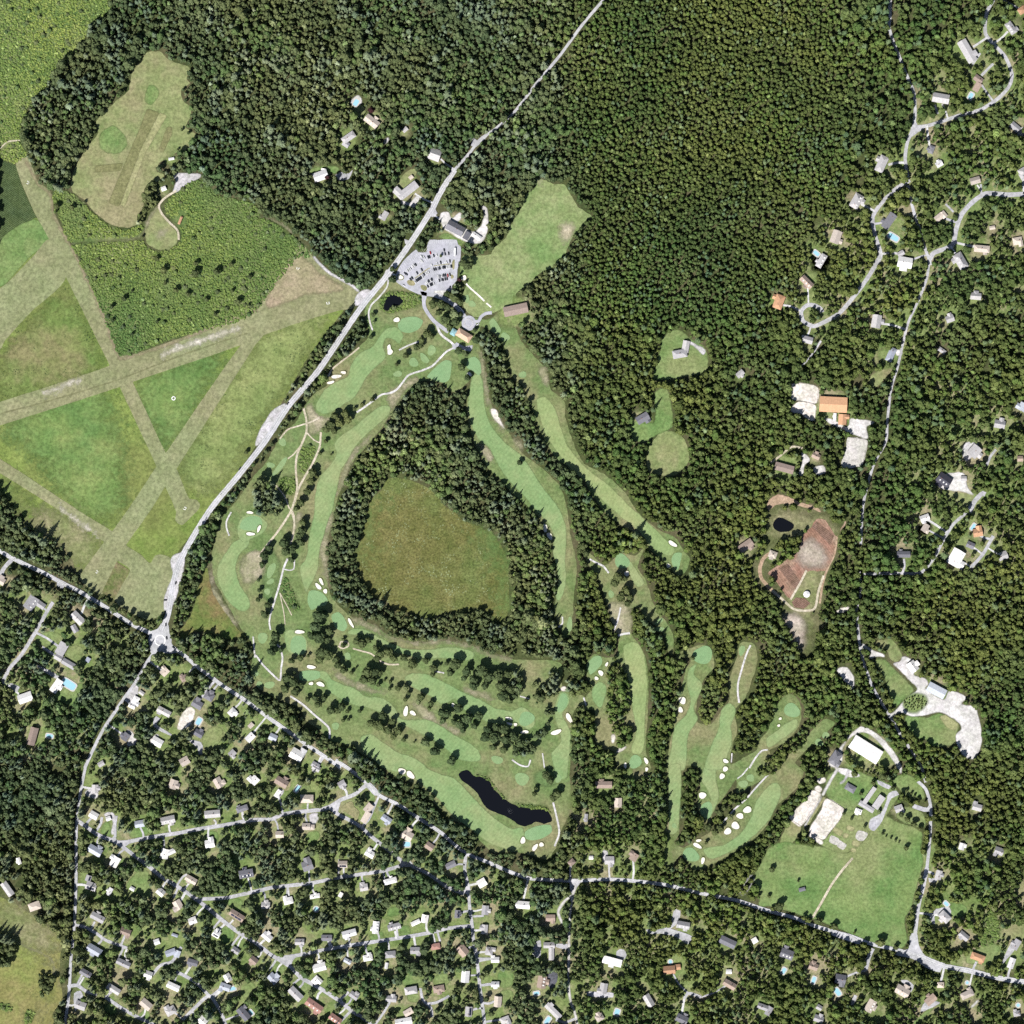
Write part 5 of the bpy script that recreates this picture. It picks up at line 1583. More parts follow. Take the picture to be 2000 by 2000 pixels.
LANE = [(p, w) for mt, nm, w, cl, pts in RIB if mt in ('road', 'drive') and 'house' not in nm for p in smooth_outline(pts, False, 4.0)]
def add_drive(px, py, L):
    q, w = min(LANE, key=lambda e: (e[0][0]-px)**2 + (e[0][1]-py)**2); d = math.dist(q, (px, py))
    if d > 62 or d < L*.5 + 5: return
    s = (px + (q[0]-px)/d*L*.35 + random.uniform(-2, 2), py + (q[1]-py)/d*L*.35 + random.uniform(-2, 2))
    mid = ((s[0]+q[0])/2 + random.uniform(-3, 3), (s[1]+q[1])/2 + random.uniform(-3, 3))
    A, B = ribbon_outline([s, mid, q], random.uniform(3.2, 4.6)); n = len(A)
    z = zlev('drive'); vv = [(*wx(*p), z) for p in A + B]
    o = link('house_drive', mesh('house_drive', vv, [(n+i, n+i+1, i+1, i) for i in range(n-1)], MATS[random.choice(('drive', 'drivepale', 'drivepale'))])); tag(o, kind='structure')
    for i in range(n): disc(mask, (A[i][0]+B[i][0])/2, (A[i][1]+B[i][1])/2, 3.4, 0)
zones = {}
for h in HOUSES: zones.setdefault(h['zone'], []).append(h)
for z, hs in zones.items():
    hs.sort(key=lambda h: h['wings'][0][0][0])
    for i, h in enumerate(hs): h['rank'] = i + 1; h['of'] = len(hs)
CH = box_mesh('chimney', .9, .7, 1.9, MATS['brick'])
for hi, h in enumerate(HOUSES):
    (px, py), L0, W0, a0 = h['wings'][0]
    big = L0 * M > 26; small = L0 * M < 8.5
    name = 'barn' if big and h['zone'] in ('the riding stables in the wood', 'the horse farm', 'the works yard', 'the garden centre yard') else ('clubhouse' if h['col'] == 'c' else ('shed' if small else 'house'))
    col = ROOF[h['col'][0]][0]
    if name == 'clubhouse': lab = 'large pale terracotta roofed clubhouse with a teal roofed wing'
    elif h['of'] == 1: lab = f'{col} roofed {name} by {h["zone"]}'
    else: lab = f'{col} roofed {name}, {ordinal(h["rank"])} from the west, by {h["zone"]}'
    root = empty(name, (*wx(px, py), 0), math.radians(a0))
    tag(root, lab, name, 'buildings of ' + h['zone'])
    wallm = WALLM[hi * 7 % 4]
    if name == 'house' and len(h['wings']) == 1 and random.random() < .65:      # a lower ell across the back or front
        (x_, y_), l_, w_0, an_ = h['wings'][0]
        if w_0 > l_: l_, w_0, an_ = w_0, l_, an_ + 90
        u_, s_ = random.uniform(-.3, .3) * l_, random.choice((-1, 1)) * w_0 * .42; t_ = math.radians(an_)
        h['wings'].append(((x_ + u_*math.cos(t_) + s_*math.sin(t_), y_ - u_*math.sin(t_) + s_*math.cos(t_)), w_0 * .8, w_0 * random.uniform(.5, .7), an_ + 90)); h['wc'].append(h['wc'][0])
    for wi, ((qx, qy), L, W, an) in enumerate(h['wings']):
        if W > L: L, W, an = W, L, an + 90
        L, W = L * M * .94, W * M * .94
        hh = 2.4 if small else (5.0 if big else (4.6 if L > 15 and wi == 0 else 3.0))
        rise = W * (.16 if big else random.choice((.28, .33, .4)))
        hip = 1.0 if (not big and not small and random.random() < .18) else 0.0
        ax, ay = wx(qx, qy); bx, by = wx(px, py)
        loc = Matrix.Rotation(-math.radians(a0), 2) @ Vector((ax - bx, ay - by))
        dz = -.06 * wi
        w_ = link('wall', wall_mesh(L, W, hh + dz, rise, hip == 0), root, wallm)
        w_.location = (loc.x, loc.y, 0); w_.rotation_euler.z = math.radians(an - a0)
        r_ = link('roof', roof_mesh(L, W, hh + dz, rise, hip=hip), root, MATS['roof_' + h['wc'][wi]])
        r_.location = (loc.x, loc.y, 0); r_.rotation_euler.z = math.radians(an - a0)
        wa = math.radians(an)
        if wi == 0 and not small and not big and random.random() < .6 and name == 'house':
            c = link('chimney', CH, r_); c.location = (random.uniform(-.3, .3) * L, random.choice((-1, 1)) * .4, hh + rise * .8)
        if name == 'house' and wi == 0 and L > 16 and random.random() < .45:   # dormers on the ridge side
            for s in (-.25, .05, .3):
                d = link('dormer', box_mesh('dormer', 1.8, 2.2, 1.3, MATS['wall_white']), r_)
                d.location = (s * L, -W * .24, hh + rise * .42)
        if 's' in h['col'][1:]:
            # panels on the slope that faces the sun (image-down)
            sgn = -1 if math.cos(wa) > 0 else 1
            sl = math.atan2(rise, W/2 + .5)
            for q in (-.25, .02, .27):
                p = link('solar_panel', box_mesh('solar_panel', L * .24, W * .36, .08, MATS['solar']), r_)
                p.location = (q * L, sgn * W * .27, hh + .12 + rise * (1 - .27 * W / (W/2 + .5)) + .18)
                p.rotation_euler.x = -sl * sgn
        disc(mask, qx, qy, max(L, W) / M / 2 + 3.0, 0)
        disc(mask, qx, qy, 12, 0)
        resid = py > 1050 and px < 1100
        for q in range(2 if resid else 1):
            t = random.random() * 6.28; rr = random.uniform(7, 12) if resid else random.uniform(5, 9)
            disc(mask, qx + (L/M*.5 + 5) * math.cos(t), qy + (L/M*.5 + 5) * math.sin(t), rr, 0)
        # open sky on the side the sun comes from
        disc(mask, qx - 7, qy + 10, max(8, W / M * .55), 0)
    if name == 'house': add_drive(px, py, L0)
    if not (py > 1060 and px < 1120):      # a garden round a house that stands in the wood
        g = [(px + max(13, L0*.8)*(1+.25*math.sin(3*t+hi))*math.cos(t) - 2, py + max(13, L0*.8)*(1+.25*math.sin(2*t+hi))*math.sin(t) + 3) for t in (k*.4189 for k in range(15))]
        soft_object('garden_lawn', g, zlev('lawn'), MATS['lawn'], 5)
# ------------------------------------------------------------------ swimming pools
zn = {}
for i, ((px, py), L, W, an, z) in enumerate(POOLS):
    zn.setdefault(z, []).append(px)
for i, ((px, py), L, W, an, z) in enumerate(POOLS):
    rk = sorted(zn[z]).index(px) + 1
    root = empty('swimming_pool', (*wx(px, py), .56), math.radians(an))
    lab = f'blue swimming pool by {z}' if len(zn[z]) == 1 else f'blue swimming pool, {ordinal(rk)} from the west, by {z}'
    tag(root, lab, 'swimming pool', 'garden pools')
    l, w = L*M/2, W*M/2; rd = abs(L - W) < 1
    def loop(s, z_):
        o = []
        for k in range(24):
            t = k/24*2*math.pi; c, sn = math.cos(t), math.sin(t)
            e = 1.0 if rd else .45
            o.append((math.copysign(abs(c)**e, c)*(l+s), math.copysign(abs(sn)**e, sn)*(w+s), z_))
        return o
    a, b, c = loop(1.6, 0), loop(1.6, .12), loop(0, .12); d = loop(0, .04)
    ff = [(k, (k+1) % 24, 24+(k+1) % 24, 24+k) for k in range(24)] + [(24+k, 24+(k+1) % 24, 48+(k+1) % 24, 48+k) for k in range(24)] + [(48+k, 48+(k+1) % 24, 72+(k+1) % 24, 72+k) for k in range(24)]
    link('coping', mesh('coping', a+b+c+d, ff, MATS['concrete']), root)
    link('water', mesh('water', loop(-.02, .05), [tuple(range(24))], MATS['pool_water']), root)
    disc(mask, px, py, max(L, W)/2 + 6, 0); disc(mask, px - 5, py + 7, 7, 0)

# ------------------------------------------------------------------ cars
def car_meshes():
    st = [(-2.25,.45,.62),(-2.1,.45,.95),(-.9,.45,1.0),(1.0,.45,1.0),(2.0,.45,.85),(2.28,.45,.6)]   # x, bottom, top
    v, f = [], []
    for x, b, t in st:
        hw = .9 if -2.1 < x < 2.0 else .78
        v += [(x,-hw,b-.2),(x,-hw,t-.12),(x,-hw+.12,t),(x,hw-.12,t),(x,hw,t-.12),(x,hw,b-.2)]
    for i in range(len(st)-1):
        for j in range(6):
            a, b = i*6+j, i*6+(j+1) % 6; f.append((a, b, b+6, a+6))
    f += [(5,4,3,2,1,0), tuple(30+j for j in range(6))]
    body = [mesh('body', v, f, MATS['car_'+k]) for k in 'kwgre']
    cv = [(-1.7,-.78,.97),(1.1,-.78,.97),(1.1,.78,.97),(-1.7,.78,.97),(-1.2,-.62,1.42),(.35,-.62,1.42),(.35,.62,1.42),(-1.2,.62,1.42)]
    cab = mesh('windows', cv, [(0,1,5,4),(1,2,6,5),(2,3,7,6),(3,0,4,7),(4,5,6,7)], MATS['glass_dark'])
    rf = {k: mesh('roof_panel', [(-1.15,-.6,1.43),(.32,-.6,1.43),(.32,.6,1.43),(-1.15,.6,1.43),(-1.1,-.55,1.48),(.27,-.55,1.48),(.27,.55,1.48),(-1.1,.55,1.48)],
          [(0,1,5,4),(1,2,6,5),(2,3,7,6),(3,0,4,7),(4,5,6,7)], MATS['car_'+k]) for k in 'kwgre'}
    wv, wf = [], []
    for s in (-.11, .11):
        for k in range(10): wv.append((.33*math.cos(k*.6283), s, .33*math.sin(k*.6283)))
    for k in range(10): wf.append((k, (k+1) % 10, 10+(k+1) % 10, 10+k))
    wf += [tuple(range(9,-1,-1)), tuple(range(10,20))]
    wh = mesh('wheel', wv, wf, MATS['rubber'])
    return dict(zip('kwgre', body)), cab, rf, wh
BODY, CAB, RFP, WHEEL = car_meshes()
CNAME = {'k': 'black', 'w': 'white', 'g': 'grey', 'r': 'red', 'e': 'blue'}
def car(px, py, ang, k, label, group, z=.54):
    r = empty('parked_car' if 'park' in group else 'car', (*wx(px, py), z), math.radians(ang)); tag(r, label, 'car', group)
    link('body', BODY[k], r); link('windows', CAB, r); link('roof_panel', RFP[k], r)
    for x in (-1.35, 1.4):
        for y in (-.82, .82):
            w = link('wheel', WHEEL, r); w.location = (x, y, .33)
    return r
PS = 200 / 1486
for row in CARS.strip().splitlines():
    zn_, _, its = row.partition(': ')
    L = [(float(i[:-1].split(',')[0]), float(i[:-1].split(',')[1]), i[-1]) for i in its.split()]
    L.sort()
    for i, (x, y, k) in enumerate(L):
        car(740 + x*PS, 440 + y*PS, 126 - (x-380)/670*28 + random.uniform(-2, 2), k, f'{CNAME[k]} car, {ordinal(i+1)} from the west, in {zn_}', 'cars in the car park')
T5 = 500/1932
for x, y, a, k, lab in ((500+240*T5, 500+1113*T5, 55, 'k', 'black car on the main road beside the golf course'),
    (1810*T5, 500+1605*T5, 56, 'k', 'black car on the main road beyond the fork in the runways'), (1663*T5, 500+1805*T5, 56, 'w', 'white car on the main road near the runway end'),
    (1555*T5, 1000+50*T5, 60, 'g', 'grey car on the main road bend above the lay-by'), (1327*T5, 1000+535*T5, 76, 'k', 'black car on the main road beside the gravel lay-by'),
    (1248*T5, 1000+665*T5, 0, 'k', 'black car parked across the gravel lay-by'), (1252*T5, 1000+850*T5, 86, 'k', 'black car on the road just north of the roundabout'),
    (1113*T5, 1000+938*T5, -42, 'k', 'black car west of the roundabout on the village road'), (1258*T5, 1000+950*T5, 100, 'k', 'black car on the east side of the roundabout'),
    (1310*T5, 1000+1022*T5, -38, 'k', 'black car leaving the roundabout to the southeast'), (775*T5, 1500+1725*T5, -25, 'r', 'red car on the lane in the southwest corner'),
    (740+360*PS, 440+875*PS, -28, 'w', 'white car on the drive below the car park'), (740+1160*PS, 440+575*PS, 85, 'k', 'black car at the east edge of the car park lot'),
    (740+1035*PS, 440+905*PS, 100, 'k', 'black car beside the bag drop below the car park'), (740+1435*PS, 440+1440*PS, 30, 'w', 'white car beside the clubhouse turning circle'),
    (740+1415*PS, 440+1500*PS, 20, 'k', 'black car beside the clubhouse turning circle'), (740+1015*PS, 440+1535*PS, -30, 'k', 'black car at the end of the service drive')):
    car(x, y, a, k, lab, 'cars on the roads and drives', .65)
# long white coach
r = empty('coach', (*wx(740+1103*PS, 440+390*PS), .54), math.radians(88)); tag(r, 'long white coach at the east side of the car park', 'coach')
bm = bmesh.new(); bmesh.ops.create_cube(bm, size=1, matrix=Matrix.Translation((0,0,1.75)) @ Matrix.Diagonal((11.5,2.5,2.8,1)))
bmesh.ops.bevel(bm, geom=bm.edges[:], offset=.22, segments=2, affect='EDGES'); me = bpy.data.meshes.new('body'); bm.to_mesh(me); bm.free(); link('body', me, r, MATS['car_w'])
for s in (-1, 1):
    w = link('window_band', box_mesh('window_band', 10.4, .06, .9, MATS['glass_dark']), r); w.location = (0, s*1.27, 1.8)
for x in (-3.6, 3.8):
    for y in (-1.15, 1.15):
        w = link('wheel', WHEEL, r); w.location = (x, y, .45); w.scale = (1.4,1.2,1.4)
# painted stall lines of the car park, along the arcs of each row
vv, ff = [], []
def stall(px, py, ang):
    x, y = wx(px, py); c, s = math.cos(ang), math.sin(ang)
    for u, w in ((-2.6,-.07),(2.6,-.07),(2.6,.07),(-2.6,.07)): vv.append((x+u*c-w*s, y+u*s+w*c, 0))
    n = len(vv); ff.append((n-4,n-3,n-2,n-1))
for x0, y0, x1, y1, x2, y2 in ((300,640,560,430,720,330),(330,720,640,470,1120,390),(440,790,660,630,1060,525),(520,830,720,690,1060,600),(680,850,860,750,1050,720),(690,890,860,810,1010,770),(740,240,950,225,1130,235)):
    n = int((math.dist((x0,y0),(x1,y1)) + math.dist((x1,y1),(x2,y2))) * PS * M / 2.7)
    for i in range(n+1):
        t = i/n; bx = (1-t)**2*x0 + 2*t*(1-t)*x1 + t*t*x2; by = (1-t)**2*y0 + 2*t*(1-t)*y1 + t*t*y2
        dx = 2*(1-t)*(x1-x0) + 2*t*(x2-x1); dy = 2*(1-t)*(y1-y0) + 2*t*(y2-y1)
        stall(740+bx*PS, 440+by*PS, math.atan2(-dy, dx) + math.pi/2)
o = link('stall_markings', mesh('stall_markings', vv, ff, MATS['white_paint'])); o.location.z = .545; tag(o, kind='structure')

# ------------------------------------------------------------------ small landmarks
def cone_roof(name, r, h0, h1, n, mat, parent):
    vv = [(r*math.cos(i/n*6.2832), r*math.sin(i/n*6.2832), h0) for i in range(n)] + [(0,0,h1)] + [(r*math.cos(i/n*6.2832), r*math.sin(i/n*6.2832), h0-.2) for i in range(n)]
    ff = [(i, (i+1) % n, n) for i in range(n)] + [(n+1+i, n+1+(i+1) % n, (i+1) % n, i) for i in range(n)]
    return link(name, mesh(name, vv, ff, mat), parent)
gz = empty('gazebo', (*wx(1500+290*T5, 1000+620*T5), .3)); tag(gz, 'white round roofed gazebo on the lawn beside the ploughed nursery ground', 'gazebo')
cone_roof('roof', 4.6, 3.2, 5.4, 10, MATS['white_paint'], gz)
for i in range(10):
    p = link('post', box_mesh('post', .2, .2, 3.1, MATS['white_paint']), gz); p.location = (4.2*math.cos(i*.6283), 4.2*math.sin(i*.6283), 0)
fo = empty('pond_fountain', (*wx(500+1915*T5, 1500+325*T5), .45)); tag(fo, 'small fountain spraying in the middle of the dark golf pond', 'fountain')
vv, ff = [], []
for k in range(60):
    t = random.random()*6.28; r = random.uniform(.3, 4.2); z = 2.4*(1-(r/4.4)**2)
    x, y = r*math.cos(t), r*math.sin(t); n = len(vv); s = .22
    vv += [(x-s,y,z),(x+s,y,z),(x,y+s,z+.1),(x,y,z+.35)]; ff += [(n,n+1,n+2),(n,n+1,n+3),(n+1,n+2,n+3)]
link('spray', mesh('spray', vv, ff, MATS['spray']), fo)
link('float', mesh('float', [(.8*math.cos(i*.5236), .8*math.sin(i*.5236), zz) for zz in (0,.25) for i in range(12)], [(i,(i+1)%12,12+(i+1)%12,12+i) for i in range(12)]+[tuple(range(12,24))], MATS['rubber']), fo)
def marker(px, py, ang, strokes, label):
    r = empty('runway_marker', (*wx(px, py), .36), math.radians(ang)); tag(r, label, 'runway marker', 'white markers at the runway ends')
    for x, y, sx, sy in strokes:
        b = link('panel', box_mesh('panel', sx, sy, .12, MATS['white_paint']), r); b.location = (x, y, 0)
SA = [(-1.6,0,.7,3.2),(-.7,-1.4,1.6,.6),(1.4,.9,1.8,.6),(1.9,-.2,.6,2.0),(1.2,-1.4,1.6,.6)]
SB = [(-1.4,.2,.6,2.6),(.0,-1.3,.6,.6),(1.3,.3,.6,2.6),(1.9,1.4,1.0,.6)]
marker(500+315*T5, 500+95*T5, -20, SB, 'white marker panels in the tip of the tan runway triangle')
marker(500+543*T5, 500+355*T5, 10, SA, 'white marker panels on the east end of the long runway')
marker(212*T5, 1380*T5, 60, SB, 'white marker panels at the northwest runway end beside the corn')
marker(1395*T5, 500+1905*T5, 60, SA, 'white marker panels on the rounded runway end beside the main road')
marker(733*T5, 1000+453*T5, 55, SB, 'white marker panels on the southwest runway end above the hedge')
ws = empty('wind_marker', (*wx(339, 778), .3)); tag(ws, 'white tyre-like ring marker with a mast in the triangular meadow', 'marker')
link('mast', box_mesh('mast', .2, .2, 5, MATS['white_paint']), ws)
rg = ring('ring', 339, 778, 1.7, 2.8, 0, .4, MATS['white_paint']); rg.parent = ws; rg.location = (0,0,0.02)
# paddock rails
def fence(pts, label):
    P = [Vector((*wx(*p), 0)) for p in pts]
    r = empty('paddock_fence', P[0]); tag(r, label, 'fence', 'paddock fences')
    pv, pf, rv, rf_ = [], [], [], []
    def bx(V, F, c, d, nrm, l, w, z0, z1):
        n = len(V)
        for zz in (z0, z1):
            for a, b in ((-1,-1),(1,-1),(1,1),(-1,1)): q = c + d*(a*l/2) + nrm*(b*w/2); V.append((q.x, q.y, zz))
        F += [(n+3,n+2,n+1,n),(n+4,n+5,n+6,n+7)] + [(n+i, n+(i+1) % 4, n+4+(i+1) % 4, n+4+i) for i in range(4)]
    for a, b in zip(P, P[1:]):
        d = b - a; L = d.length; d /= L; nr = Vector((-d.y, d.x, 0)); k = max(1, round(L/3.2))
        for i in range(k+1): bx(pv, pf, a - P[0] + d*(L*i/k), d, nr, .16, .16, 0, 1.45)
        for z0 in (.45, .85, 1.22): bx(rv, rf_, (a+b)/2 - P[0], d, nr, L, .05, z0, z0+.14)
    for nm, V, F in (('posts', pv, pf), ('rails', rv, rf_)):
        o = link(nm, mesh(nm, V, F, MATS['timber']), r); o['kind'] = 'stuff'
def tp(s): return [(1500 + float(a)*T5, 1500 + float(b)*T5) for a, b in (q.split(',') for q in s.split())]
fence(tp('110,1075 260,1130 400,1170 560,1230 720,1320'), 'long dark rail fence along the south edge of the horse pasture')
fence(tp('1170,720 1130,850 1090,1020'), 'dark rail fence along the east edge of the horse pasture')
fence(tp('640,690 560,790 480,900 400,1040 350,1130'), 'dark rail fence beside the track that splits the horse pasture')
fence(tp('400,205 250,440 165,385'), 'rail fence round the west riding arena')
fence(tp('440,225 575,305 548,385 420,545 380,535 305,482'), 'rail fence round the large white riding arena')
fence([(1500+x*T5, 500+y*T5) for x, y in ((590,1365),(755,1390),(715,1570))], 'rail fence round the grey riding arena in the wood')
fence([(1500+x*T5, 500+y*T5) for x, y in ((185,1090),(370,1118),(378,990))], 'rail fence between the two pale arenas beside the orange barn')
# field shelter in the pasture
sh = empty('field_shelter', (*wx(1500+255*T5, 1500+915*T5), .2), math.radians(15)); tag(sh, 'dark open field shelter on posts in the west horse pasture', 'shelter')
o = link('roof', roof_mesh(8, 4, 2.8, .8), sh, MATS['roof_d'])
for x in (-3.7, 0, 3.7):
    for y in (-1.8, 1.8): p = link('post', box_mesh('post', .2, .2, 2.8, MATS['timber']), sh); p.location = (x, y, 0)
# ------------------------------------------------------------------ trees
def ico(sub):
    bm = bmesh.new(); bmesh.ops.create_icosphere(bm, subdivisions=sub, radius=1)
    v = np.array([x.co[:] for x in bm.verts]); f = [tuple(y.index for y in x.verts) for x in bm.faces]; bm.free()
    return v, f
IV, IF = ico(2)
def crown_mesh(name, mat, seed, lobes=9, flat=.75, leaves=140, spread=.62):
    """unit crown: radius about 1 in plan, base at z=0, height about 2*flat"""
    rs = random.Random(seed); V, F = [], []
    cs = []
    for i in range(lobes):
        if i == 0: c, r = Vector((0,0,flat*1.05)), .55
        else:
            t = i * 2.39996 + rs.uniform(-.4, .4); d = spread * (rs.uniform(.25, .6) if i % 3 == 0 else rs.uniform(.75, 1.2))
            c = Vector((d*math.cos(t), d*math.sin(t), flat*(rs.uniform(.95, 1.3) if i % 3 == 0 else rs.uniform(.45, 1.05)))); r = rs.uniform(.22, .40)
        cs.append((c, r)); n = len(V); o = Vector((rs.uniform(0,50), rs.uniform(0,50), seed))
        for p in IV:
            q = Vector(p); k = r * (1 + .34 * noise.noise(q*1.7 + o) + .22 * noise.noise(q*4.1 + o))
            V.append((c.x + q.x*k, c.y + q.y*k, c.z + q.z*k*.82))
        F += [tuple(n + j for j in f) for f in IF]
    for i in range(leaves):
        c, r = cs[rs.randrange(lobes)]
        d = Vector((rs.gauss(0,1), rs.gauss(0,1), abs(rs.gauss(.3,.9)))).normalized()
        p = c + Vector((d.x, d.y, d.z*.85)) * r * rs.uniform(.95, 1.22)
        a = d.cross(Vector((rs.gauss(0,1), rs.gauss(0,1), rs.gauss(0,1)))).normalized(); b = d.cross(a)
        s = rs.uniform(.06, .12); n = len(V)
        tl = d * rs.uniform(-.06, .06)
        for u, w in ((-1,-.7),(1,-.6),(.8,.8),(-.7,.9)): V.append(tuple(p + a*u*s + b*w*s + tl*u))
        F.append((n, n+1, n+2, n+3))
    return mesh(name, V, F, mat)
def pine_mesh(name, mat, seed):
    rs = random.Random(seed); V, F = [], []
    H = 2.3
    for ly in range(8):
        z = .35 + ly/8*(H-.35); R = (1.0 - ly/8.6) * rs.uniform(.9, 1.05); n_ = 9 - ly//2
        for k in range(n_):
            t = k/n_*6.283 + rs.uniform(-.25, .25) + ly; r = R*rs.uniform(.75, 1.12); w = .17*rs.uniform(.8, 1.4)
            for seg in range(3):
                a0, a1 = seg/3, (seg+1)/3; n = len(V)
                for a in (a0, a1):
                    for s in (-1, 1):
                        ww = w*(1.05 - .75*a)*rs.uniform(.8, 1.3); rr = r*a
                        V.append((rr*math.cos(t) - s*ww*math.sin(t), rr*math.sin(t) + s*ww*math.cos(t), z - .22*r*a + rs.uniform(-.05, .05)))
                F.append((n, n+1, n+3, n+2))
    n = len(V); V.append((0,0,H+.15))
    for k in range(8): V.append((.34*math.cos(k*.785), .34*math.sin(k*.785), .4))
    F += [(n, n+1+k, n+1+(k+1) % 8) for k in range(8)]
    return mesh(name, V, F, mat)
def trunk_mesh(name, r=.09, h=1.0):
    V, F = [], []
    for z, rr in ((-.02, r*1.4), (.12, r), (h*.6, r*.75), (h, r*.45)):
        for k in range(7): V.append((rr*math.cos(k*.8976), rr*math.sin(k*.8976), z))
    for l in range(3):
        for k in range(7): F.append((l*7+k, l*7+(k+1) % 7, l*7+7+(k+1) % 7, l*7+7+k))
    for t in (.3, 2.4, 4.5):   # limbs
        n = len(V); d = (math.cos(t), math.sin(t))
        for z, o, rr in ((h*.55, 0, r*.45), (h*1.05, .42, r*.2)):
            for k in range(4): V.append((d[0]*o + rr*math.cos(k*1.571), d[1]*o + rr*math.sin(k*1.571), z))
        for k in range(4): F.append((n+k, n+(k+1) % 4, n+4+(k+1) % 4, n+4+k))
    return mesh(name, V, F, MATS['bark'])
TRUNK = trunk_mesh('trunk')
OAK = [crown_mesh('crown', MATS['leaf_oak'], 10+i, lobes=11+i % 3, flat=.72+.06*(i % 4)) for i in range(6)]
MAPLE = [crown_mesh('crown', MATS['leaf_maple'], 30+i, lobes=12, flat=.85, spread=.55) for i in range(3)]
PINE = [pine_mesh('crown', MATS['leaf_pine'], 50+i) for i in range(3)]
BUSHM = [crown_mesh('crown', MATS['leaf_bush'], 80+i, lobes=6, flat=.55, leaves=120) for i in range(4)]
SHRUB = [crown_mesh('crown', MATS['leaf_shrub'], 70+i, lobes=6, flat=.55, leaves=120) for i in range(4)]
GOLF = [crown_mesh('crown', MATS['leaf_golf'], 90+i, lobes=17, flat=.85, leaves=420) for i in range(5)]
PURP = crown_mesh('crown', MATS['leaf_purple'], 99, lobes=17, flat=.85, leaves=420)

# single trees
tz = {}
for t in TREES: tz.setdefault(t[3], []).append(t)
ntree = 0
for z, ts in tz.items():
    ts.sort(key=lambda t: t[0][0])
    cnt = {}
    for i, ((px, py), r, kd, _) in enumerate(ts):
        rad = r * M * .76; hgt = rad * random.uniform(1.0, 1.3) + 1.5
        if kd == 'p': lab = f'round dark purple tree, {ordinal(i+1)} from the west, by {z}'
        else:
            size = 'small' if r < 6.5 else ('broad' if r > 11.5 else 'mid-sized')
            lab = f'{size} leafy tree, {ordinal(i+1)} from the west, {"in" if z.startswith("the row") else "by"} {z}'
        if ' trees in the north wood' in z: lab = f'round dark purple tree, {ordinal(i+1)} from the west, in the north wood'
        root = empty('leafy_tree', (*wx(px, py), 0)); tag(root, lab, 'tree', 'trees ' + ('in ' if z.startswith('the row') else 'by ') + z)
        th = rad * .6 + .6
        tr = link('trunk', TRUNK, root); tr.scale = (rad*.9, rad*.9, th + rad*.5)
        cr = link('crown', PURP if kd == 'p' else GOLF[(ntree*3) % 5], root)
        cr.location.z = th * .75; cr.scale = (rad, rad, hgt); cr.rotation_euler.z = random.random() * 6.28
        disc(mask, px, py, r * .7, 0)
        ntree += 1
print('single trees', ntree, 'houses', len(HOUSES))

# orchard of young trees in the oval lawn of the garden centre
k = 0
for i in range(400):
    a, r = random.random()*6.28, math.sqrt(random.random())
    ex, ey = r*88*math.cos(a), r*52*math.sin(a)
    px, py = 1500 + (1110+ex)*T5, 1000 + (1440+ey)*T5
    if any(math.dist((px, py), q) < 3.6 for q in (globals().setdefault('ORCH', []))): continue
    ORCH.append((px, py))
    if len(ORCH) >= 40: break
for i, (px, py) in enumerate(sorted(ORCH)):
    root = empty('nursery_tree', (*wx(px, py), .5)); tag(root, f'young dark tree, {ordinal(i+1)} from the west, in the oval lawn at the garden centre', 'tree', 'young trees on the oval lawn')
    rad = random.uniform(.9, 1.5)
    t_ = link('trunk', TRUNK, root); t_.scale = (rad, rad, rad*1.3)
    c_ = link('crown', GOLF[i % 5], root); c_.location.z = rad*.4; c_.scale = (rad, rad, rad*1.3); c_.rotation_euler.z = i

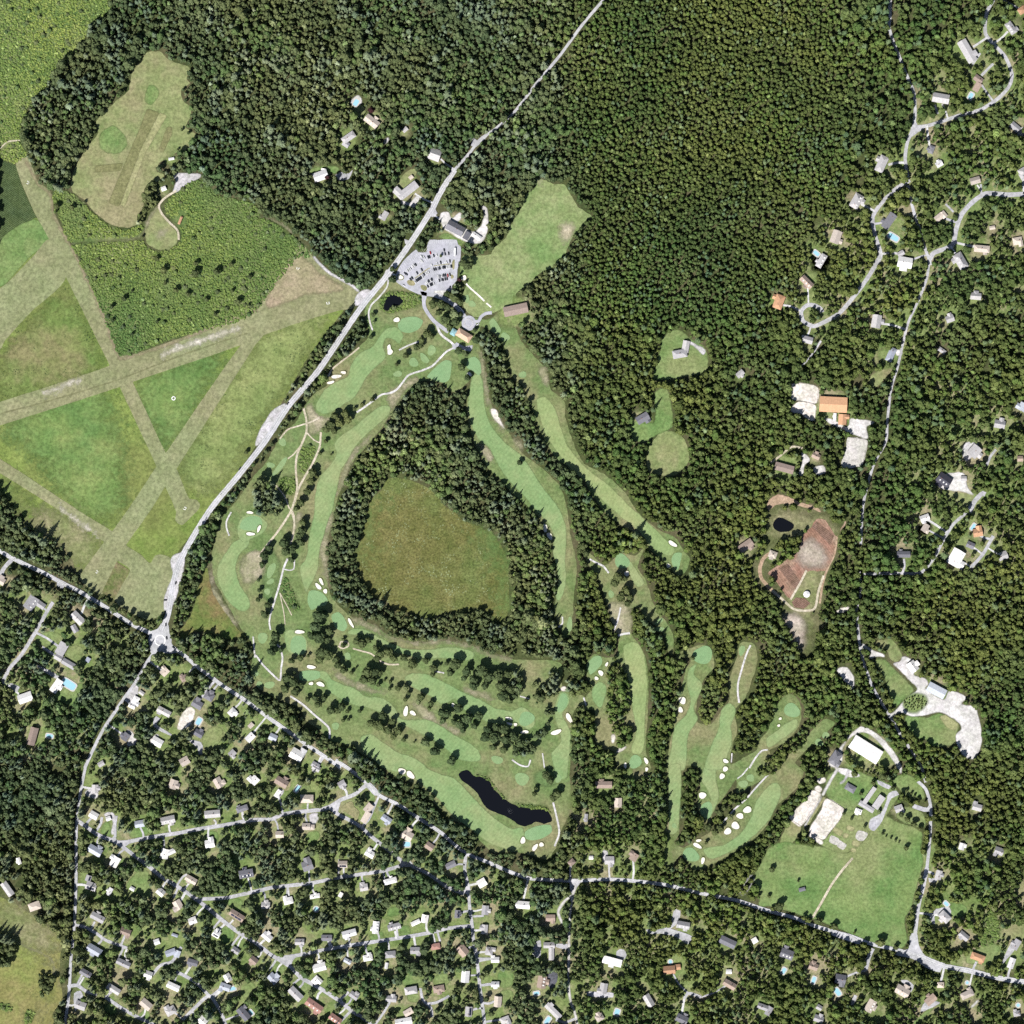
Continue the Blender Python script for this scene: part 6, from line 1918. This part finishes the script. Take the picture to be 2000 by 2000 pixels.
# ------------------------------------------------------------------ woods and shrubland (geometry nodes scatter)
def template_collection(name, items):
    c = bpy.data.collections.new(name)
    for i, (me, tr) in enumerate(items):
        if tr:   # crown on a short trunk in one mesh
            bm = bmesh.new(); bm.from_mesh(me)
            bmesh.ops.translate(bm, verts=bm.verts[:], vec=(0,0,.45))
            nv = len(bm.faces); bm.from_mesh(TRUNK)
            bm.faces.ensure_lookup_table()
            for f in bm.faces[nv:]: f.material_index = 1
            m2 = bpy.data.meshes.new(me.name); bm.to_mesh(m2); bm.free()
            m2.materials.append(me.materials[0]); m2.materials.append(MATS['bark'])
        else: m2 = me
        o = bpy.data.objects.new(f'{name}_{i:02d}', m2); c.objects.link(o)
    return c
def scatter(name, coll, pts, idx, scl, sz, rot, label, cat):
    me = bpy.data.meshes.new(name); me.from_pydata([tuple(p) for p in pts], [], [])
    for nm, ty, ar in (('idx', 'INT', idx), ('rot', 'FLOAT', rot), ('scl', 'FLOAT', scl), ('sz', 'FLOAT', sz)):
        at = me.attributes.new(nm, ty, 'POINT'); at.data.foreach_set('value', ar)
    o = link(name, me); tag(o, label, cat, None, 'stuff')
    ng = bpy.data.node_groups.new(name, 'GeometryNodeTree')
    ng.interface.new_socket('Geometry', in_out='INPUT', socket_type='NodeSocketGeometry')
    ng.interface.new_socket('Geometry', in_out='OUTPUT', socket_type='NodeSocketGeometry')
    n, l = ng.nodes, ng.links
    gi, go = n.new('NodeGroupInput'), n.new('NodeGroupOutput')
    ci = n.new('GeometryNodeCollectionInfo'); ci.inputs['Collection'].default_value = coll
    ci.inputs['Separate Children'].default_value = True; ci.inputs['Reset Children'].default_value = True
    ip = n.new('GeometryNodeInstanceOnPoints'); ip.inputs['Pick Instance'].default_value = True
    def at(nm, ty):
        a = n.new('GeometryNodeInputNamedAttribute'); a.data_type = ty; a.inputs['Name'].default_value = nm
        return a.outputs['Attribute']
    cr, cs = n.new('ShaderNodeCombineXYZ'), n.new('ShaderNodeCombineXYZ')
    l.new(at('rot', 'FLOAT'), cr.inputs[2])
    s = at('scl', 'FLOAT'); l.new(s, cs.inputs[0]); l.new(s, cs.inputs[1]); l.new(at('sz', 'FLOAT'), cs.inputs[2])
    l.new(gi.outputs[0], ip.inputs['Points']); l.new(ci.outputs[0], ip.inputs['Instance'])
    l.new(at('idx', 'INT'), ip.inputs['Instance Index']); l.new(cr.outputs[0], ip.inputs['Rotation']); l.new(cs.outputs[0], ip.inputs['Scale'])
    l.new(ip.outputs[0], go.inputs[0])
    md = o.modifiers.new('scatter', 'NODES'); md.node_group = ng
    return o

def vnoise(x, y, sc, seed):
    return np.array([noise.noise((a*sc, b*sc, seed)) for a, b in zip(x, y)])
def grid_points(step, jit):
    xs = np.arange(-84, 2084, step); ys = np.arange(-84, 2084, step * .87)
    gx, gy = np.meshgrid(xs, ys); gx[1::2] += step / 2
    gx = gx + RNG.uniform(-jit, jit, gx.shape) * step; gy = gy + RNG.uniform(-jit, jit, gy.shape) * step
    return gx.ravel(), gy.ravel()
def at_mask(x, y):
    xi = np.clip((x + OFF).astype(int), 0, N-1); yi = np.clip((y + OFF).astype(int), 0, N-1)
    return mask[yi, xi]
WOODC = template_collection('wood_tree', [(m_, True) for m_ in OAK + MAPLE + PINE])
gx, gy = grid_points(7.2, .52)
def inside(x, y, r): return np.all([at_mask(x + r*c, y + r*s) == 1 for c, s in ((1,0),(-1,0),(0,1),(0,-1),(.7,.7),(-.7,.7),(.7,-.7),(-.7,-.7))], 0)
sel = (at_mask(gx, gy) == 1) & inside(gx, gy, 2.2)
gx, gy = gx[sel], gy[sel]
n = len(gx)
nv = vnoise(gx, gy, .006, 5.0); nv2 = vnoise(gx, gy, .02, 15.0); nv3 = vnoise(gx, gy, .045, 25.0); nv4 = vnoise(gx, gy, .012, 35.0)
u = RNG.random(n)
east = gx > 1110
carpet = east & (gy < 620) & (gx < 1640)
pine_p = np.clip((nv2 - .06) * 2.4, .03, .8); pine_p = np.where(east, pine_p * .35, pine_p * .85)
maple_p = np.clip(.14 + nv * .9, .03, .6)
idx = np.where(u < pine_p, 9 + RNG.integers(0, 3, n), np.where(u < pine_p + maple_p, 6 + RNG.integers(0, 3, n), RNG.integers(0, 6, n)))
rad = 3.0 + 4.4 * RNG.random(n) ** 1.8 + np.clip(nv4 * 3.0, -.6, 1.6)
rad = np.where(carpet, 3.3 + 2.1 * RNG.random(n), rad)
rad = rad + np.where((gy > 1250) & (gx < 1120), .6, 0)
rad = np.where((RNG.random(n) < .07) & ~carpet, rad * 1.45, rad)
# gaps and tall emergents
resid = ((gy > 1250) & (gx < 1120) & (gx > 150)) | ((gy > 1080) & (gx < 260))
lots = (gy > 1700) | ((gx > 1560) & (gy < 1100) & (gx + .35*gy > 1740))
keep = RNG.random(n) > np.where(resid, .07, .02)
keep &= ~(resid & (nv3 > .35)) & ~(lots & ~resid & (nv3 > .36))
rad_m = rad * M
sz = np.where(carpet, rad_m * RNG.uniform(.95, 1.2, n) + 3.0, rad_m * RNG.uniform(.75, 1.75, n) + 2.0)
sz = np.where(idx >= 9, sz * 1.15, sz)
o_ = np.zeros(n)
P = np.stack([(gx-1000)*M, (1000-gy)*M, o_], 1)[keep]
scatter('forest', WOODC, P, idx[keep].astype(np.int32), rad_m[keep].astype(np.float32), sz[keep].astype(np.float32), (RNG.random(n)*6.28)[keep].astype(np.float32), 'dense mixed woodland of oak, maple and pine filling the land', 'forest')
print('forest trees', int(keep.sum()))
SHC = template_collection('shrub', [(m_, False) for m_ in SHRUB + BUSHM] + [(OAK[0], True), (MAPLE[0], True)])
gx, gy = grid_points(4.3, .5)
mk = at_mask(gx, gy)
sel = (mk >= 2); mk = mk[sel]; gx, gy = gx[sel], gy[sel]; n = len(gx)
rad = RNG.uniform(1.9, 3.7, n) * M
idx = RNG.integers(0, 4, n) + np.where((mk == 2) | (RNG.random(n) < .25), 4, 0); t = RNG.random(n) < .02
idx = np.where(t, 8 + RNG.integers(0, 2, n), idx); rad = np.where(t, RNG.uniform(3, 5.5, n) * M, rad)
P = np.stack([(gx-1000)*M, (1000-gy)*M, np.full(n, .05)], 1)
scatter('shrubland', SHC, P, idx.astype(np.int32), rad.astype(np.float32), (rad * RNG.uniform(.5, .95, n)).astype(np.float32), (RNG.random(n)*6.28).astype(np.float32), 'bright green low shrubs covering the marshy ground', 'shrubland')
print('shrubs', n)
